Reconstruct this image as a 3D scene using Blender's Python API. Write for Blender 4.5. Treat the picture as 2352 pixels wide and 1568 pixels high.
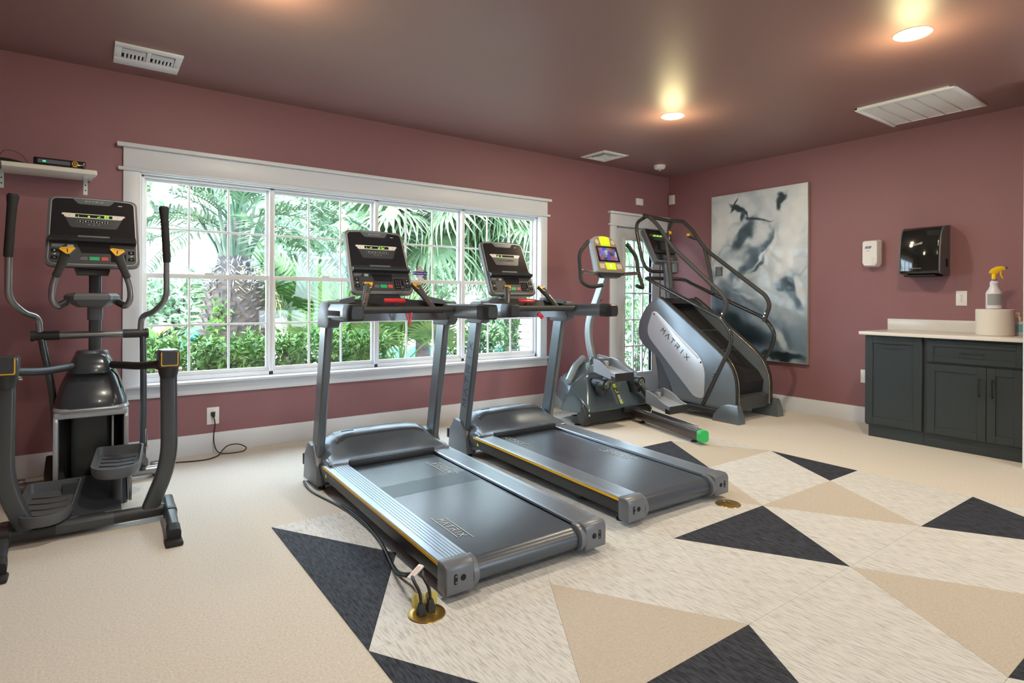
import bpy, bmesh, math, random
from mathutils import Vector, Matrix, noise
from math import sin, cos, pi, radians as rad

random.seed(7)
scene = bpy.context.scene
for o in list(bpy.data.objects):
    bpy.data.objects.remove(o, do_unlink=True)
COL = scene.collection

# ---------------------------------------------------------------- camera
FPX, YAW, HORIZON, CAM_H, ROLL = 1337.48, 0.6278, 683.44, 1.1847, 0.0054
cam_data = bpy.data.cameras.new('camera')
cam = bpy.data.objects.new('camera', cam_data)
COL.objects.link(cam)
cam_data.sensor_fit = 'HORIZONTAL'
cam_data.sensor_width = 36.0
cam_data.lens = FPX / 2352 * 36.0
cam_data.shift_y = -(784 - HORIZON) / 2352
cam_data.clip_start = 0.05
cam_data.clip_end = 200
_r = Vector((cos(YAW), -sin(YAW), 0)); _u = Vector((0, 0, 1)); _f = Vector((sin(YAW), cos(YAW), 0))
_r2 = (_r + ROLL * _u).normalized(); _u2 = (_u - ROLL * _r).normalized()
cam.matrix_world = Matrix(((_r2.x, _u2.x, -_f.x, 0), (_r2.y, _u2.y, -_f.y, 0), (_r2.z, _u2.z, -_f.z, CAM_H), (0, 0, 0, 1)))
scene.camera = cam

# ---------------------------------------------------------------- world, sun, exposure
W = bpy.data.worlds.new('sky'); scene.world = W
W.use_nodes = True
_bg = W.node_tree.nodes['Background']
_bg.inputs['Color'].default_value = (0.72, 0.87, 1.0, 1)
_bg.inputs['Strength'].default_value = 9.0
sun_d = bpy.data.lights.new('sun', 'SUN'); sun_d.energy = 5.0; sun_d.angle = rad(3); sun_d.color = (1, .95, .86)
sun = bpy.data.objects.new('sun', sun_d); COL.objects.link(sun)
sun.rotation_euler = Vector((0.55, 0.62, -1.25)).to_track_quat('-Z', 'Y').to_euler()
scene.view_settings.view_transform = 'Standard'
scene.view_settings.look = 'None'
scene.view_settings.exposure = 0.25
scene.view_settings.gamma = 1.0
scene.view_settings.use_curve_mapping = False

# ---------------------------------------------------------------- materials
MATS = {}
def mat(name, col, rough=.5, metal=0., spec=.5, coat=0., coat_rough=.05, emit=None, estr=0., bump=0., bscale=200., var=0., vscale=6., sheen=0., trans=0.):
    if name in MATS: return MATS[name]
    m = bpy.data.materials.new(name); m.use_nodes = True
    nt = m.node_tree; b = nt.nodes['Principled BSDF']
    c = (*col, 1)
    b.inputs['Base Color'].default_value = c
    b.inputs['Roughness'].default_value = rough
    b.inputs['Metallic'].default_value = metal
    b.inputs['Specular IOR Level'].default_value = spec
    b.inputs['Coat Weight'].default_value = coat
    b.inputs['Coat Roughness'].default_value = coat_rough
    b.inputs['Transmission Weight'].default_value = trans
    if emit:
        b.inputs['Emission Color'].default_value = (*emit, 1); b.inputs['Emission Strength'].default_value = estr
    tc = None
    if var or bump:
        tc = nt.nodes.new('ShaderNodeTexCoord')
    if var:
        n = nt.nodes.new('ShaderNodeTexNoise'); n.inputs['Scale'].default_value = vscale; n.inputs['Detail'].default_value = 4
        nt.links.new(tc.outputs['Object'], n.inputs['Vector'])
        mx = nt.nodes.new('ShaderNodeMix'); mx.data_type = 'RGBA'
        mx.inputs[6].default_value = (*[max(0, x * (1 - var)) for x in col], 1)
        mx.inputs[7].default_value = (*[min(1, x * (1 + var)) for x in col], 1)
        nt.links.new(n.outputs['Fac'], mx.inputs[0]); nt.links.new(mx.outputs[2], b.inputs['Base Color'])
    if bump:
        n = nt.nodes.new('ShaderNodeTexNoise'); n.inputs['Scale'].default_value = bscale; n.inputs['Detail'].default_value = 3
        nt.links.new(tc.outputs['Object'], n.inputs['Vector'])
        bp = nt.nodes.new('ShaderNodeBump'); bp.inputs['Strength'].default_value = bump; bp.inputs['Distance'].default_value = .003
        nt.links.new(n.outputs['Fac'], bp.inputs['Height']); nt.links.new(bp.outputs['Normal'], b.inputs['Normal'])
    MATS[name] = m
    return m

def glass_mat(name, tint=(.97, .99, 1.0), refl=.035):
    m = bpy.data.materials.new(name); m.use_nodes = True; nt = m.node_tree
    nt.nodes.remove(nt.nodes['Principled BSDF']); out = nt.nodes['Material Output']
    t = nt.nodes.new('ShaderNodeBsdfTransparent'); t.inputs[0].default_value = (*tint, 1)
    g = nt.nodes.new('ShaderNodeBsdfGlossy'); g.inputs['Roughness'].default_value = .02
    mx = nt.nodes.new('ShaderNodeMixShader'); mx.inputs[0].default_value = refl
    nt.links.new(t.outputs[0], mx.inputs[1]); nt.links.new(g.outputs[0], mx.inputs[2]); nt.links.new(mx.outputs[0], out.inputs[0])
    MATS[name] = m
    return m

def node_mat(name, build, rough=.6):
    m = bpy.data.materials.new(name); m.use_nodes = True; nt = m.node_tree; b = nt.nodes['Principled BSDF']
    b.inputs['Roughness'].default_value = rough
    build(nt, b); MATS[name] = m
    return m

M_wall = mat('wall_paint_maroon', (.285, .133, .148), .55, bump=.12, bscale=260)
M_ceil = mat('ceiling_paint_maroon', (.26, .145, .142), .48, spec=.9, bump=.08, bscale=180)
M_trim = mat('white_trim_paint', (.73, .77, .83), .38)
M_vinyl = mat('white_vinyl_frame', (.83, .85, .87), .33)
M_white = mat('white_plastic', (.82, .82, .82), .35)
M_vent = mat('white_enamel_metal', (.86, .91, .93), .4)
M_black = mat('black_plastic', (.022, .024, .026), .42)
M_blackgloss = mat('black_gloss_panel', (.012, .013, .015), .10, coat=.6)
M_rubber = mat('black_rubber', (.018, .018, .018), .72, bump=.15, bscale=500)
M_slot = mat('dark_slot', (.01, .01, .01), .8)
M_gun = mat('charcoal_powder_coat', (.135, .160, .178), .28, metal=.3, coat=.4, coat_rough=.12)
M_graphite = mat('graphite_plastic', (.115, .125, .138), .40)
M_silver = mat('silver_plastic', (.42, .45, .49), .34, metal=.35)
M_alu = mat('anodised_side_rail', (.36, .40, .45), .30, metal=.75)
M_chrome = mat('bright_steel', (.70, .70, .70), .15, metal=1.)
M_yellow = mat('yellow_accent', (.85, .48, .01), .4)
M_yelpad = mat('amber_sensor_pad', (.78, .42, .03), .35)
M_red = mat('red_plastic', (.62, .035, .04), .35)
M_green = mat('green_key', (.02, .42, .16), .4)
M_redkey = mat('red_key', (.60, .08, .06), .4)
M_led = mat('green_led', (.1, .6, .02), .5, emit=(.35, 1., .03), estr=1.6)
M_legend = mat('light_legend_print', (.62, .64, .66), .5)
M_brass = mat('brass', (.55, .36, .10), .28, metal=.9)
M_glass = glass_mat('window_glass')

# ---------------------------------------------------------------- mesh helpers
def fillet(pts, r=.05, n=6, closed=False):
    P = [Vector(p) for p in pts]; out = []; N = len(P)
    for i, p in enumerate(P):
        if not closed and (i == 0 or i == N - 1): out.append(p); continue
        a = P[i - 1]; c = P[(i + 1) % N]
        d1 = a - p; d2 = c - p; l1 = d1.length; l2 = d2.length
        rr = r[i] if isinstance(r, (list, tuple)) else r
        k = min(rr, l1 * .49, l2 * .49)
        A = p + d1.normalized() * k; Cc = p + d2.normalized() * k
        for j in range(n + 1):
            t = j / n
            out.append(A * (1 - t) ** 2 + p * 2 * t * (1 - t) + Cc * t * t)
    return out

def rrect(w, h, r, n=4):
    """rounded rectangle outline, ccw, centred"""
    r = min(r, w * .499, h * .499); out = []
    for cx, cy, a0 in ((w / 2 - r, h / 2 - r, 0), (-w / 2 + r, h / 2 - r, 90), (-w / 2 + r, -h / 2 + r, 180), (w / 2 - r, -h / 2 + r, 270)):
        for j in range(n + 1):
            a = rad(a0 + 90 * j / n); out.append((cx + r * cos(a), cy + r * sin(a)))
    return out

def circ(r, n=12, a0=0):
    return [(r * cos(2 * pi * i / n + a0), r * sin(2 * pi * i / n + a0)) for i in range(n)]

class B:
    """collects shapes of one part"""
    def __init__(s): s.v = []; s.f = []; s.M = None
    def add(s, v, f):
        k = len(s.v)
        s.v += [tuple(s.M @ Vector(p)) for p in v] if s.M else [tuple(p) for p in v]
        s.f += [tuple(i + k for i in q) for q in f]; return s
    def _bm(s, bm):
        bm.verts.index_update()
        s.add([v.co.copy() for v in bm.verts], [[v.index for v in f.verts] for f in bm.faces]); bm.free(); return s
    def box(s, c, d, bev=0., seg=2, M=None):
        bm = bmesh.new(); bmesh.ops.create_cube(bm, size=1)
        for v in bm.verts: v.co = Vector((v.co.x * d[0], v.co.y * d[1], v.co.z * d[2]))
        if bev: bmesh.ops.bevel(bm, geom=bm.edges[:], offset=min(bev, min(d) * .49), segments=seg, affect='EDGES', profile=.5)
        T = Matrix.Translation(c) @ (M or Matrix())
        bmesh.ops.transform(bm, matrix=T, verts=bm.verts); return s._bm(bm)
    def bb(s, x0, x1, y0, y1, z0, z1, bev=0., seg=2):
        return s.box(((x0 + x1) / 2, (y0 + y1) / 2, (z0 + z1) / 2), (abs(x1 - x0), abs(y1 - y0), abs(z1 - z0)), bev, seg)
    def sweep(s, path, prof, up=(0, 0, 1), caps=True, closed=False, scale=None):
        P = [Vector(p) for p in path]; N = len(P); up = Vector(up); vs = []; fs = []; m = len(prof); pn = None
        for i in range(N):
            a = P[i - 1] if (i > 0 or closed) else P[i]; c = P[(i + 1) % N] if (i < N - 1 or closed) else P[i]
            t = (c - a).normalized()
            if pn is None:
                n = up - t * up.dot(t)
                if n.length < 1e-3: n = Vector((1, 0, 0)) - t * t.x
            else: n = pn - t * pn.dot(t)
            n.normalize(); pn = n; b = t.cross(n)
            k = scale[i] if scale else 1.
            for (x, y) in prof: vs.append(P[i] + b * x * k + n * y * k)
        for i in range(N if closed else N - 1):
            for j in range(m):
                a = i * m + j; b2 = i * m + (j + 1) % m; c = ((i + 1) % N) * m + (j + 1) % m; d = ((i + 1) % N) * m + j
                fs.append((a, b2, c, d))
        if caps and not closed:
            fs.append(tuple(range(m))[::-1]); fs.append(tuple((N - 1) * m + j for j in range(m)))
        return s.add(vs, fs)
    def tube(s, path, r, n=12, **k): return s.sweep(path, circ(r, n), **k)
    def cyl(s, a, b, r, n=20, r2=None):
        a = Vector(a); b = Vector(b)
        return s.sweep([a, b], circ(r, n), up=(0, 0, 1) if abs((b - a).normalized().z) < .9 else (1, 0, 0), scale=[1, (r2 / r if r2 is not None else 1)])
    def prism(s, pts, axis, lo, hi, bev=0., seg=2):
        """extrude a 2-D outline; axis 0: pts=(y,z), 1: (x,z), 2: (x,y)"""
        def q(p, h): return ((h, p[0], p[1]), (p[0], h, p[1]), (p[0], p[1], h))[axis]
        bm = bmesh.new(); A = [bm.verts.new(q(p, lo)) for p in pts]; C = [bm.verts.new(q(p, hi)) for p in pts]; n = len(pts)
        bm.faces.new(A); bm.faces.new(C[::-1])
        for i in range(n): bm.faces.new((A[i], C[i], C[(i + 1) % n], A[(i + 1) % n]))
        bmesh.ops.recalc_face_normals(bm, faces=bm.faces)
        if bev:
            ed = [e for e in bm.edges if abs(e.calc_face_angle(0)) > .5]
            bmesh.ops.bevel(bm, geom=ed, offset=bev, segments=seg, affect='EDGES', profile=.5)
        return s._bm(bm)
    def lathe(s, prof, c=(0, 0, 0), n=24, axis=2):
        """prof: (radius, height)"""
        vs = []; fs = []; m = len(prof); c = Vector(c)
        for i in range(n):
            a = 2 * pi * i / n
            for (rr, h) in prof:
                p = (rr * cos(a), rr * sin(a), h)
                p = (p, (p[0], p[2], p[1]), (p[2], p[0], p[1]))[{2: 0, 1: 1, 0: 2}[axis]]
                vs.append(c + Vector(p))
        for i in range(n):
            for j in range(m - 1):
                fs.append((i * m + j, ((i + 1) % n) * m + j, ((i + 1) % n) * m + j + 1, i * m + j + 1))
        return s.add(vs, fs)
    def loft(s, secs, caps=True):
        m = len(secs[0]); vs = [p for sc in secs for p in sc]; fs = []
        for i in range(len(secs) - 1):
            for j in range(m):
                fs.append((i * m + j, i * m + (j + 1) % m, (i + 1) * m + (j + 1) % m, (i + 1) * m + j))
        if caps: fs.append(tuple(range(m))[::-1]); fs.append(tuple((len(secs) - 1) * m + j for j in range(m)))
        return s.add(vs, fs)
    def hull(s, pts, bev=0., seg=3):
        bm = bmesh.new(); vv = [bm.verts.new(p) for p in pts]
        r = bmesh.ops.convex_hull(bm, input=vv)
        bmesh.ops.delete(bm, geom=[g for g in r['geom_interior'] if isinstance(g, bmesh.types.BMVert)], context='VERTS')
        bmesh.ops.dissolve_limit(bm, angle_limit=.03, verts=bm.verts, edges=bm.edges)
        if bev:
            bmesh.ops.bevel(bm, geom=[e for e in bm.edges if e.calc_face_angle(0) > .15], offset=bev, segments=seg, affect='EDGES', profile=.5)
        return s._bm(bm)
    def ob(s, name, m, parent=None, label=None, smooth=True, ang=38, loc=None, rot=None, bev=None, sub=0):
        me = bpy.data.meshes.new(name); me.from_pydata(s.v, [], s.f); me.update()
        bm = bmesh.new(); bm.from_mesh(me); bmesh.ops.recalc_face_normals(bm, faces=bm.faces); bm.to_mesh(me); bm.free()
        if smooth:
            me.polygons.foreach_set('use_smooth', [True] * len(me.polygons))
            try: me.set_sharp_from_angle(angle=rad(ang))
            except Exception: pass
        me.materials.append(m)
        o = bpy.data.objects.new(name, me); COL.objects.link(o)
        if parent: o.parent = parent
        if loc: o.location = loc
        if rot: o.rotation_euler = rot
        if label: o['label'] = label
        if sub:
            md = o.modifiers.new('subdivision', 'SUBSURF'); md.levels = sub; md.render_levels = sub
        return o

def tag(o, label, cat, group=None):
    o['label'] = label; o['category'] = cat
    if group: o['group'] = group
    return o
def struct(o): o['kind'] = 'structure'; return o
def thing(name, label, cat, loc=(0, 0, 0), rz=0., group=None):
    o = bpy.data.objects.new(name, None); COL.objects.link(o); o.empty_display_size = .1
    o.location = loc; o.rotation_euler = (0, 0, rz)
    return tag(o, label, cat, group)
def group_root(name, loc=(0, 0, 0)):
    o = bpy.data.objects.new(name, None); COL.objects.link(o); o.empty_display_size = .1; o.location = loc
    return struct(o)
def clone(o, parent=None):
    c = o.copy(); COL.objects.link(c); c.parent = parent
    for ch in list(o.children): clone(ch, c)
    return c

GLY = {'M': [[(0, 0), (.1, 1), (.5, .45), (.9, 1), (1, 0)]], 'A': [[(0, 0), (.5, 1), (1, 0)]], 'T': [[(0, 1), (1, 1)], [(.5, 1), (.5, 0)]],
       'R': [[(.08, 0), (.08, .6)], [(.0, 1), (.9, 1), (1, .85), (.95, .5), (.3, .5)], [(.5, .5), (1, 0)]], 'I': [[(.5, 0), (.5, 1)]], 'X': [[(0, 0), (1, 1)], [(0, 1), (1, 0)]],
       'H': [[(0, 0), (0, 1)], [(1, 0), (1, 1)], [(0, .5), (1, .5)]], 'E': [[(1, 0), (0, 0), (0, 1), (1, 1)], [(0, .5), (.8, .5)]], 'L': [[(0, 1), (0, 0), (1, 0)]]}
def logo(b, s, w, h, M, t=.12, gap=.45, slant=.12, iw=.35):
    """stroke lettering laid in the local XY plane of matrix M, centred, w = letter width"""
    widths = [w * (iw if c == 'I' else 1) for c in s]; tot = sum(widths) + gap * w * (len(s) - 1); x = -tot / 2
    for c, cw in zip(s, widths):
        for st in GLY[c]:
            P = [Vector((x + p[0] * cw + slant * (p[1] - .5) * h, (p[1] - .5) * h, 0)) for p in st]
            for a, d in zip(P, P[1:]):
                dr = (d - a).normalized(); n = Vector((-dr.y, dr.x, 0)) * t * h / 2; e = dr * t * h * .35
                q = [a - e + n, a - e - n, d + e - n, d + e + n]
                b.add([M @ p for p in q] + [M @ (p + Vector((0, 0, .0006))) for p in q], [(3, 2, 1, 0), (4, 5, 6, 7), (0, 1, 5, 4), (1, 2, 6, 5), (2, 3, 7, 6), (3, 0, 4, 7)])
        x += cw + gap * w
    return b

def text(name, s, size, m, parent, M, sx=1., shear=0., ext=.0006, align='CENTER', label=None):
    cu = bpy.data.curves.new(name, 'FONT'); cu.body = s; cu.size = size; cu.align_x = align; cu.align_y = 'CENTER'; cu.extrude = ext; cu.shear = shear; cu.resolution_u = 2
    t = bpy.data.objects.new(name, cu); COL.objects.link(t)
    bpy.context.view_layer.update()
    me = bpy.data.meshes.new_from_object(t.evaluated_get(bpy.context.evaluated_depsgraph_get()))
    bpy.data.objects.remove(t, do_unlink=True); bpy.data.curves.remove(cu)
    me.name = name; me.transform(M @ Matrix.Diagonal((sx, 1, 1, 1))); me.materials.clear(); me.materials.append(m)
    o = bpy.data.objects.new(name, me); COL.objects.link(o)
    if parent: o.parent = parent
    if label: o['label'] = label
    return o

def frame(o, x, y):
    """matrix with local X=x, local Y=y, Z = x cross y, origin o"""
    x = Vector(x).normalized(); y = Vector(y); y = (y - x * x.dot(y)).normalized(); z = x.cross(y)
    return Matrix(((x.x, y.x, z.x, o[0]), (x.y, y.y, z.y, o[1]), (x.z, y.z, z.z, o[2]), (0, 0, 0, 1)))
# ================================================================ ROOM
RX, DY, CZ = 6.043, 4.8965, 2.74          # right wall, window wall, ceiling
LX, FY = -2.6, -3.2                        # left wall, wall behind the camera
WT = .15
WX0, WX1, WZ0, WZ1 = .29, 3.925, .553, 2.062   # window opening
DX0, DX1, DZ1 = 5.075, 5.895, 2.045            # door opening

def carpet(nt, b, c1, c2, scale, stretch=(1, 1, 1), bump=.35, third=None, spec=.35):
    N = nt.nodes; Lk = nt.links
    tc = N.new('ShaderNodeTexCoord'); mp = N.new('ShaderNodeMapping'); mp.inputs['Scale'].default_value = stretch
    Lk.new(tc.outputs['Object'], mp.inputs['Vector'])
    n = N.new('ShaderNodeTexNoise'); n.inputs['Scale'].default_value = scale; n.inputs['Detail'].default_value = 3; n.inputs['Roughness'].default_value = .6
    Lk.new(mp.outputs[0], n.inputs['Vector'])
    cr = N.new('ShaderNodeValToRGB'); cr.color_ramp.elements[0].position = .34; cr.color_ramp.elements[1].position = .66
    cr.color_ramp.elements[0].color = (*c1, 1); cr.color_ramp.elements[1].color = (*c2, 1)
    if third:
        e = cr.color_ramp.elements.new(.5); e.color = (*third, 1)
    Lk.new(n.outputs['Fac'], cr.inputs[0]); Lk.new(cr.outputs[0], b.inputs['Base Color'])
    bp = N.new('ShaderNodeBump'); bp.inputs['Strength'].default_value = bump; bp.inputs['Distance'].default_value = .004
    Lk.new(n.outputs['Fac'], bp.inputs['Height']); Lk.new(bp.outputs[0], b.inputs['Normal'])
    b.inputs['Specular IOR Level'].default_value = spec

M_carpet = node_mat('beige_loop_carpet', lambda nt, b: carpet(nt, b, (.60, .555, .48), (.72, .675, .60), 110, bump=.3), .8)
M_tan = node_mat('tan_woven_vinyl', lambda nt, b: carpet(nt, b, (.52, .46, .38), (.60, .54, .45), 70, (1, 2.2, 1), bump=.25), .6)
M_light = node_mat('cream_striated_vinyl', lambda nt, b: carpet(nt, b, (.48, .475, .45), (.74, .74, .72), 60, (2.6, .28, 1), bump=.2, third=(.68, .68, .65)), .5)
M_dark = node_mat('charcoal_striated_vinyl', lambda nt, b: carpet(nt, b, (.012, .014, .020), (.062, .070, .092), 60, (2.2, .35, 1), bump=.4, spec=.2), .65)

floor = struct(B().bb(LX, RX, FY, DY, -.1, 0).ob('floor', M_carpet))

# triangular floor tiles, each its own piece
EV = {3.135: 0, 2.49: 1, 1.852: 0, 1.203: 1, .56: 0, -.085: 1}
rows = sorted(EV, reverse=True); XL, XR_, PX = .76, 4.305, .7885
def line_x(par): return [XL + .0 + PX * k for k in range(-1, 7)] if par == 0 else [XL + PX * (k + .5) for k in range(-1, 7)]
kinds = {('u', 1, 1.555): None}
def clipx(poly, x0, x1):
    for sgn, lim in ((1, x0), (-1, x1)):
        out = []
        for i in range(len(poly)):
            a, c = poly[i], poly[(i + 1) % len(poly)]
            ia = sgn * (a[0] - lim) >= -1e-6; ic = sgn * (c[0] - lim) >= -1e-6
            if ia: out.append(a)
            if ia != ic:
                t = (lim - a[0]) / (c[0] - a[0]); out.append((lim, a[1] + t * (c[1] - a[1])))
        poly = out
    return poly
# colours seen in the photograph, keyed by (row, apex direction, index along the row)
TCOL = {(0, 'dn', 3): 'D', (0, 'up', 4): 'T', (1, 'dn', 2): 'T', (2, 'up', 1): 'T', (2, 'dn', 2): 'D', (2, 'dn', 3): 'T', (3, 'dn', 0): 'D', (3, 'up', 2): 'T', (3, 'dn', 3): 'D',
        (0, 'up', 0): 'D', (1, 'dn', -1): 'D', (2, 'up', 0): 'D', (1, 'up', 4): 'D', (4, 'up', 3): 'T', (4, 'dn', 2): 'D'}
def tile(poly, c, nm='floor_tile'):
    poly = clipx(poly, XL, XR_)
    if len(poly) < 3: return
    ar = sum(poly[i][0] * poly[(i + 1) % len(poly)][1] - poly[(i + 1) % len(poly)][0] * poly[i][1] for i in range(len(poly))) / 2
    if abs(ar) < .002: return
    cx = sum(p[0] for p in poly) / len(poly); cy = sum(p[1] for p in poly) / len(poly)
    g = .0012
    pp = [(p[0] + (cx - p[0]) * g * 2, p[1] + (cy - p[1]) * g * 2) for p in poly]
    B().prism(pp, 2, .0, .003).ob(nm, {'D': M_dark, 'T': M_tan, 'L': M_light}[c], floor, smooth=False)
for ri in range(5):
    yt, yb = rows[ri], rows[ri + 1]; pt = EV[yt]
    tx = [XL + PX * (k + .5 * pt) for k in range(-1, 7)]; bx = [XL + PX * (k + .5 * (1 - pt)) for k in range(-1, 7)]
    for k in range(-1, 6):
        # downward triangle: base on upper line
        a = XL + PX * (k + .5 * pt); c = a + PX
        tile([(a, yt), (c, yt), (a + PX / 2, yb)], TCOL.get((ri, 'dn', k), 'L'))
        # upward triangle: base on lower line, apex at upper-line vertex k
        tile([(a, yt), (a - PX / 2, yb), (a + PX / 2, yb)], TCOL.get((ri, 'up', k), 'L'))

ceiling = struct(B().bb(LX - .2, RX + .2, FY - .2, DY + .2, CZ, CZ + .12).ob('ceiling', M_ceil))

wb = B()
wb.bb(LX, WX0, DY, DY + WT, 0, CZ).bb(WX0, WX1, DY, DY + WT, 0, WZ0).bb(WX0, WX1, DY, DY + WT, WZ1, CZ)
wb.bb(WX1, DX0, DY, DY + WT, 0, CZ).bb(DX0, DX1, DY, DY + WT, DZ1, CZ).bb(DX1, RX + .15, DY, DY + WT, 0, CZ)
struct(wb.ob('wall_back', M_wall, smooth=False))
struct(B().bb(RX, RX + .15, FY, DY, 0, CZ).ob('wall_right', M_wall, smooth=False))
struct(B().bb(LX - .15, LX, FY, DY + .15, 0, CZ).ob('wall_left', M_wall, smooth=False))
wf = B(); FILL_WIN = [(2.9, 4.9)]  # opening added in the unseen wall for fill daylight
xs = [LX]
for a, c in FILL_WIN: wf.bb(xs[-1], a, FY - .15, FY, 0, CZ); wf.bb(a, c, FY - .15, FY, 0, .45); wf.bb(a, c, FY - .15, FY, 2.25, CZ); xs.append(c)
wf.bb(xs[-1], RX, FY - .15, FY, 0, CZ)
struct(wf.ob('wall_front', M_wall, smooth=False))
# short wing wall that closes the counter at the right edge of the picture
struct(B().bb(5.385, RX, 1.11, 1.207, 0, CZ).ob('wall_wing', M_wall, smooth=False))
struct(B().bb(5.335, 5.385, 1.09, 1.207, 0, CZ).ob('trim_4', M_trim, smooth=False))
# roof slab, unseen; overhang added to keep sun out of the front window
struct(B().bb(LX - .9, RX + .9, FY - 1.9, DY + .55, CZ + .13, CZ + .3).ob('roof_sunshade', M_trim, smooth=False))

# baseboards
struct(B().bb(LX, 4.975, DY - .016, DY, 0, .1525, .003).ob('baseboard_back', M_trim))
struct(B().bb(RX - .016, RX, 2.3, DY - .016, 0, .1525, .003).ob('baseboard_right', M_trim))
struct(B().bb(LX, LX + .016, FY, DY - .016, 0, .1525, .003).ob('baseboard_left', M_trim))

# ---------------- windows
tr = group_root('trim_1', (0, DY, 0))
B().bb(.187, 4.008, -.022, 0, 2.085, 2.222, .002).ob('head_board', M_trim, tr)
B().bb(.150, 4.046, -.052, 0, 2.222, 2.250, .003).ob('head_cap', M_trim, tr)
B().bb(.155, 4.042, -.036, 0, 2.060, 2.086, .008).ob('head_fillet', M_trim, tr)
B().bb(.187, .288, -.018, 0, .553, 2.062, .002).ob('side_casing', M_trim, tr)
B().bb(3.922, 4.010, -.018, 0, .553, 2.062, .002).ob('side_casing', M_trim, tr)
B().bb(.140, 4.062, -.060, .09, .534, .554, .005).ob('stool', M_trim, tr)
B().bb(.187, 4.020, -.018, 0, .452, .534, .002).ob('apron', M_trim, tr)
# jamb liner inside the opening
jl = B(); jl.bb(WX0 - .004, WX0 + .006, -.004, WT, WZ0, WZ1).bb(WX1 - .006, WX1 + .004, -.004, WT, WZ0, WZ1).bb(WX0, WX1, -.004, WT, WZ1 - .008, WZ1 + .004)
jl.ob('jamb_liner', M_vinyl, tr, smooth=False)

UX = [(.300, 1.1895), (1.1895, 2.085), (2.085, 2.9915), (2.9915, 3.915)]
ZB, ZM, ZT = .585, 1.328, 2.052
for wi, (x0, x1) in enumerate(UX):
    w = group_root('window_%d' % (wi + 1), (0, DY, 0))
    fr = B(); t = .016
    fr.bb(x0, x0 + t, .05, .14, .555, ZT, .002).bb(x1 - t, x1, .05, .14, .555, ZT, .002).bb(x0, x1, .05, .14, ZT - .012, ZT, .002).bb(x0, x1, .05, .14, .555, ZB, .002)
    fr.ob('window_frame', M_vinyl, w)
    for si, (za, zc, yy) in enumerate(((ZM - .012, ZT - .012, .098), (ZB, ZM + .022, .070))):
        s_ = .020; top = .02 if si == 0 else .034; bot = .026 if si == 0 else .032
        sb = B(); a, c = x0 + t, x1 - t
        sb.bb(a, a + s_, yy, yy + .028, za, zc, .002).bb(c - s_, c, yy, yy + .028, za, zc, .002)
        sb.bb(a + s_, c - s_, yy, yy + .028, zc - top, zc, .002).bb(a + s_, c - s_, yy, yy + .028, za, za + bot, .002)
        sash = sb.ob('sash', M_vinyl, w)
        gx0, gx1, gz0, gz1 = a + s_, c - s_, za + bot, zc - top
        mw = .016; gw = (gx1 - gx0) / 3; gh = (gz1 - gz0) / 2
        for k in (1, 2): B().bb(gx0 + k * gw - mw / 2, gx0 + k * gw + mw / 2, yy + .006, yy + .022, gz0, gz1, .003, 1).ob('muntin', M_vinyl, sash)
        B().bb(gx0, gx1, yy + .0055, yy + .0225, gz0 + gh - mw / 2, gz0 + gh + mw / 2, .003, 1).ob('muntin', M_vinyl, sash)
        for k in range(3):
            for j in range(2):
                B().bb(gx0 + k * gw + mw / 2 * (k > 0), gx0 + (k + 1) * gw - mw / 2 * (k < 2), yy + .012, yy + .016, gz0 + j * gh + mw / 2 * (j > 0), gz0 + (j + 1) * gh - mw / 2 * (j < 1)).ob('pane', M_glass, sash, smooth=False)
        if si == 1:
            for k in (.3,): B().bb(x0 + (x1 - x0) * .5 - .035, x0 + (x1 - x0) * .5 + .035, yy + .002, yy + .03, zc, zc + .014, .004).ob('sash_lock', M_vinyl, sash)

# unseen front window, added behind the camera to let in fill daylight
for wi, (x0, x1) in enumerate(FILL_WIN):
    w = group_root('window_%d' % (wi + 5), (0, FY, 0)); fr = B()
    fr.bb(x0, x1, -.12, -.04, .45, .51).bb(x0, x1, -.12, -.04, 2.19, 2.25)
    n = 3
    for k in range(n + 1): fr.bb(x0 + (x1 - x0) * k / n - .03, x0 + (x1 - x0) * k / n + .03, -.12, -.04, .45, 2.25)
    fr.ob('window_frame', M_vinyl, w, smooth=False)
    for k in range(n): B().bb(x0 + (x1 - x0) * k / n + .03, x0 + (x1 - x0) * (k + 1) / n - .03, -.083, -.077, .51, 2.19).ob('pane', M_glass, w, smooth=False)

# ---------------- glazed door
tr = group_root('trim_2', (0, DY, 0))
B().bb(4.973, 5.998, -.022, 0, 2.072, 2.188, .002).ob('head_board', M_trim, tr)
B().bb(4.942, 6.024, -.052, 0, 2.188, 2.214, .003).ob('head_cap', M_trim, tr)
B().bb(4.946, 6.020, -.036, 0, 2.046, 2.073, .008).ob('head_fillet', M_trim, tr)
B().bb(4.973, 5.078, -.018, 0, 0, 2.047, .002).ob('side_casing', M_trim, tr)
B().bb(5.892, 5.997, -.018, 0, 0, 2.047, .002).ob('side_casing', M_trim, tr)
dr = group_root('door_1', (0, DY, 0))
gx0, gx1, gz0, gz1 = 5.262, 5.742, .275, 1.895
db = B(); db.bb(DX0, gx0, .02, .062, .01, DZ1).bb(gx1, DX1, .02, .062, .01, DZ1).bb(gx0, gx1, .02, .062, .01, gz0).bb(gx0, gx1, .02, .062, gz1, DZ1)
slab = db.ob('door_slab', M_trim, dr, smooth=False)
lf = B(); q = .024
lf.bb(gx0 - q, gx0, .010, .07, gz0 - q, gz1 + q, .004).bb(gx1, gx1 + q, .010, .07, gz0 - q, gz1 + q, .004).bb(gx0, gx1, .010, .07, gz1, gz1 + q, .004).bb(gx0, gx1, .010, .07, gz0 - q, gz0, .004)
lf.ob('glazing_bead', M_trim, slab)
gw = (gx1 - gx0) / 3; gh = (gz1 - gz0) / 5
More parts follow.
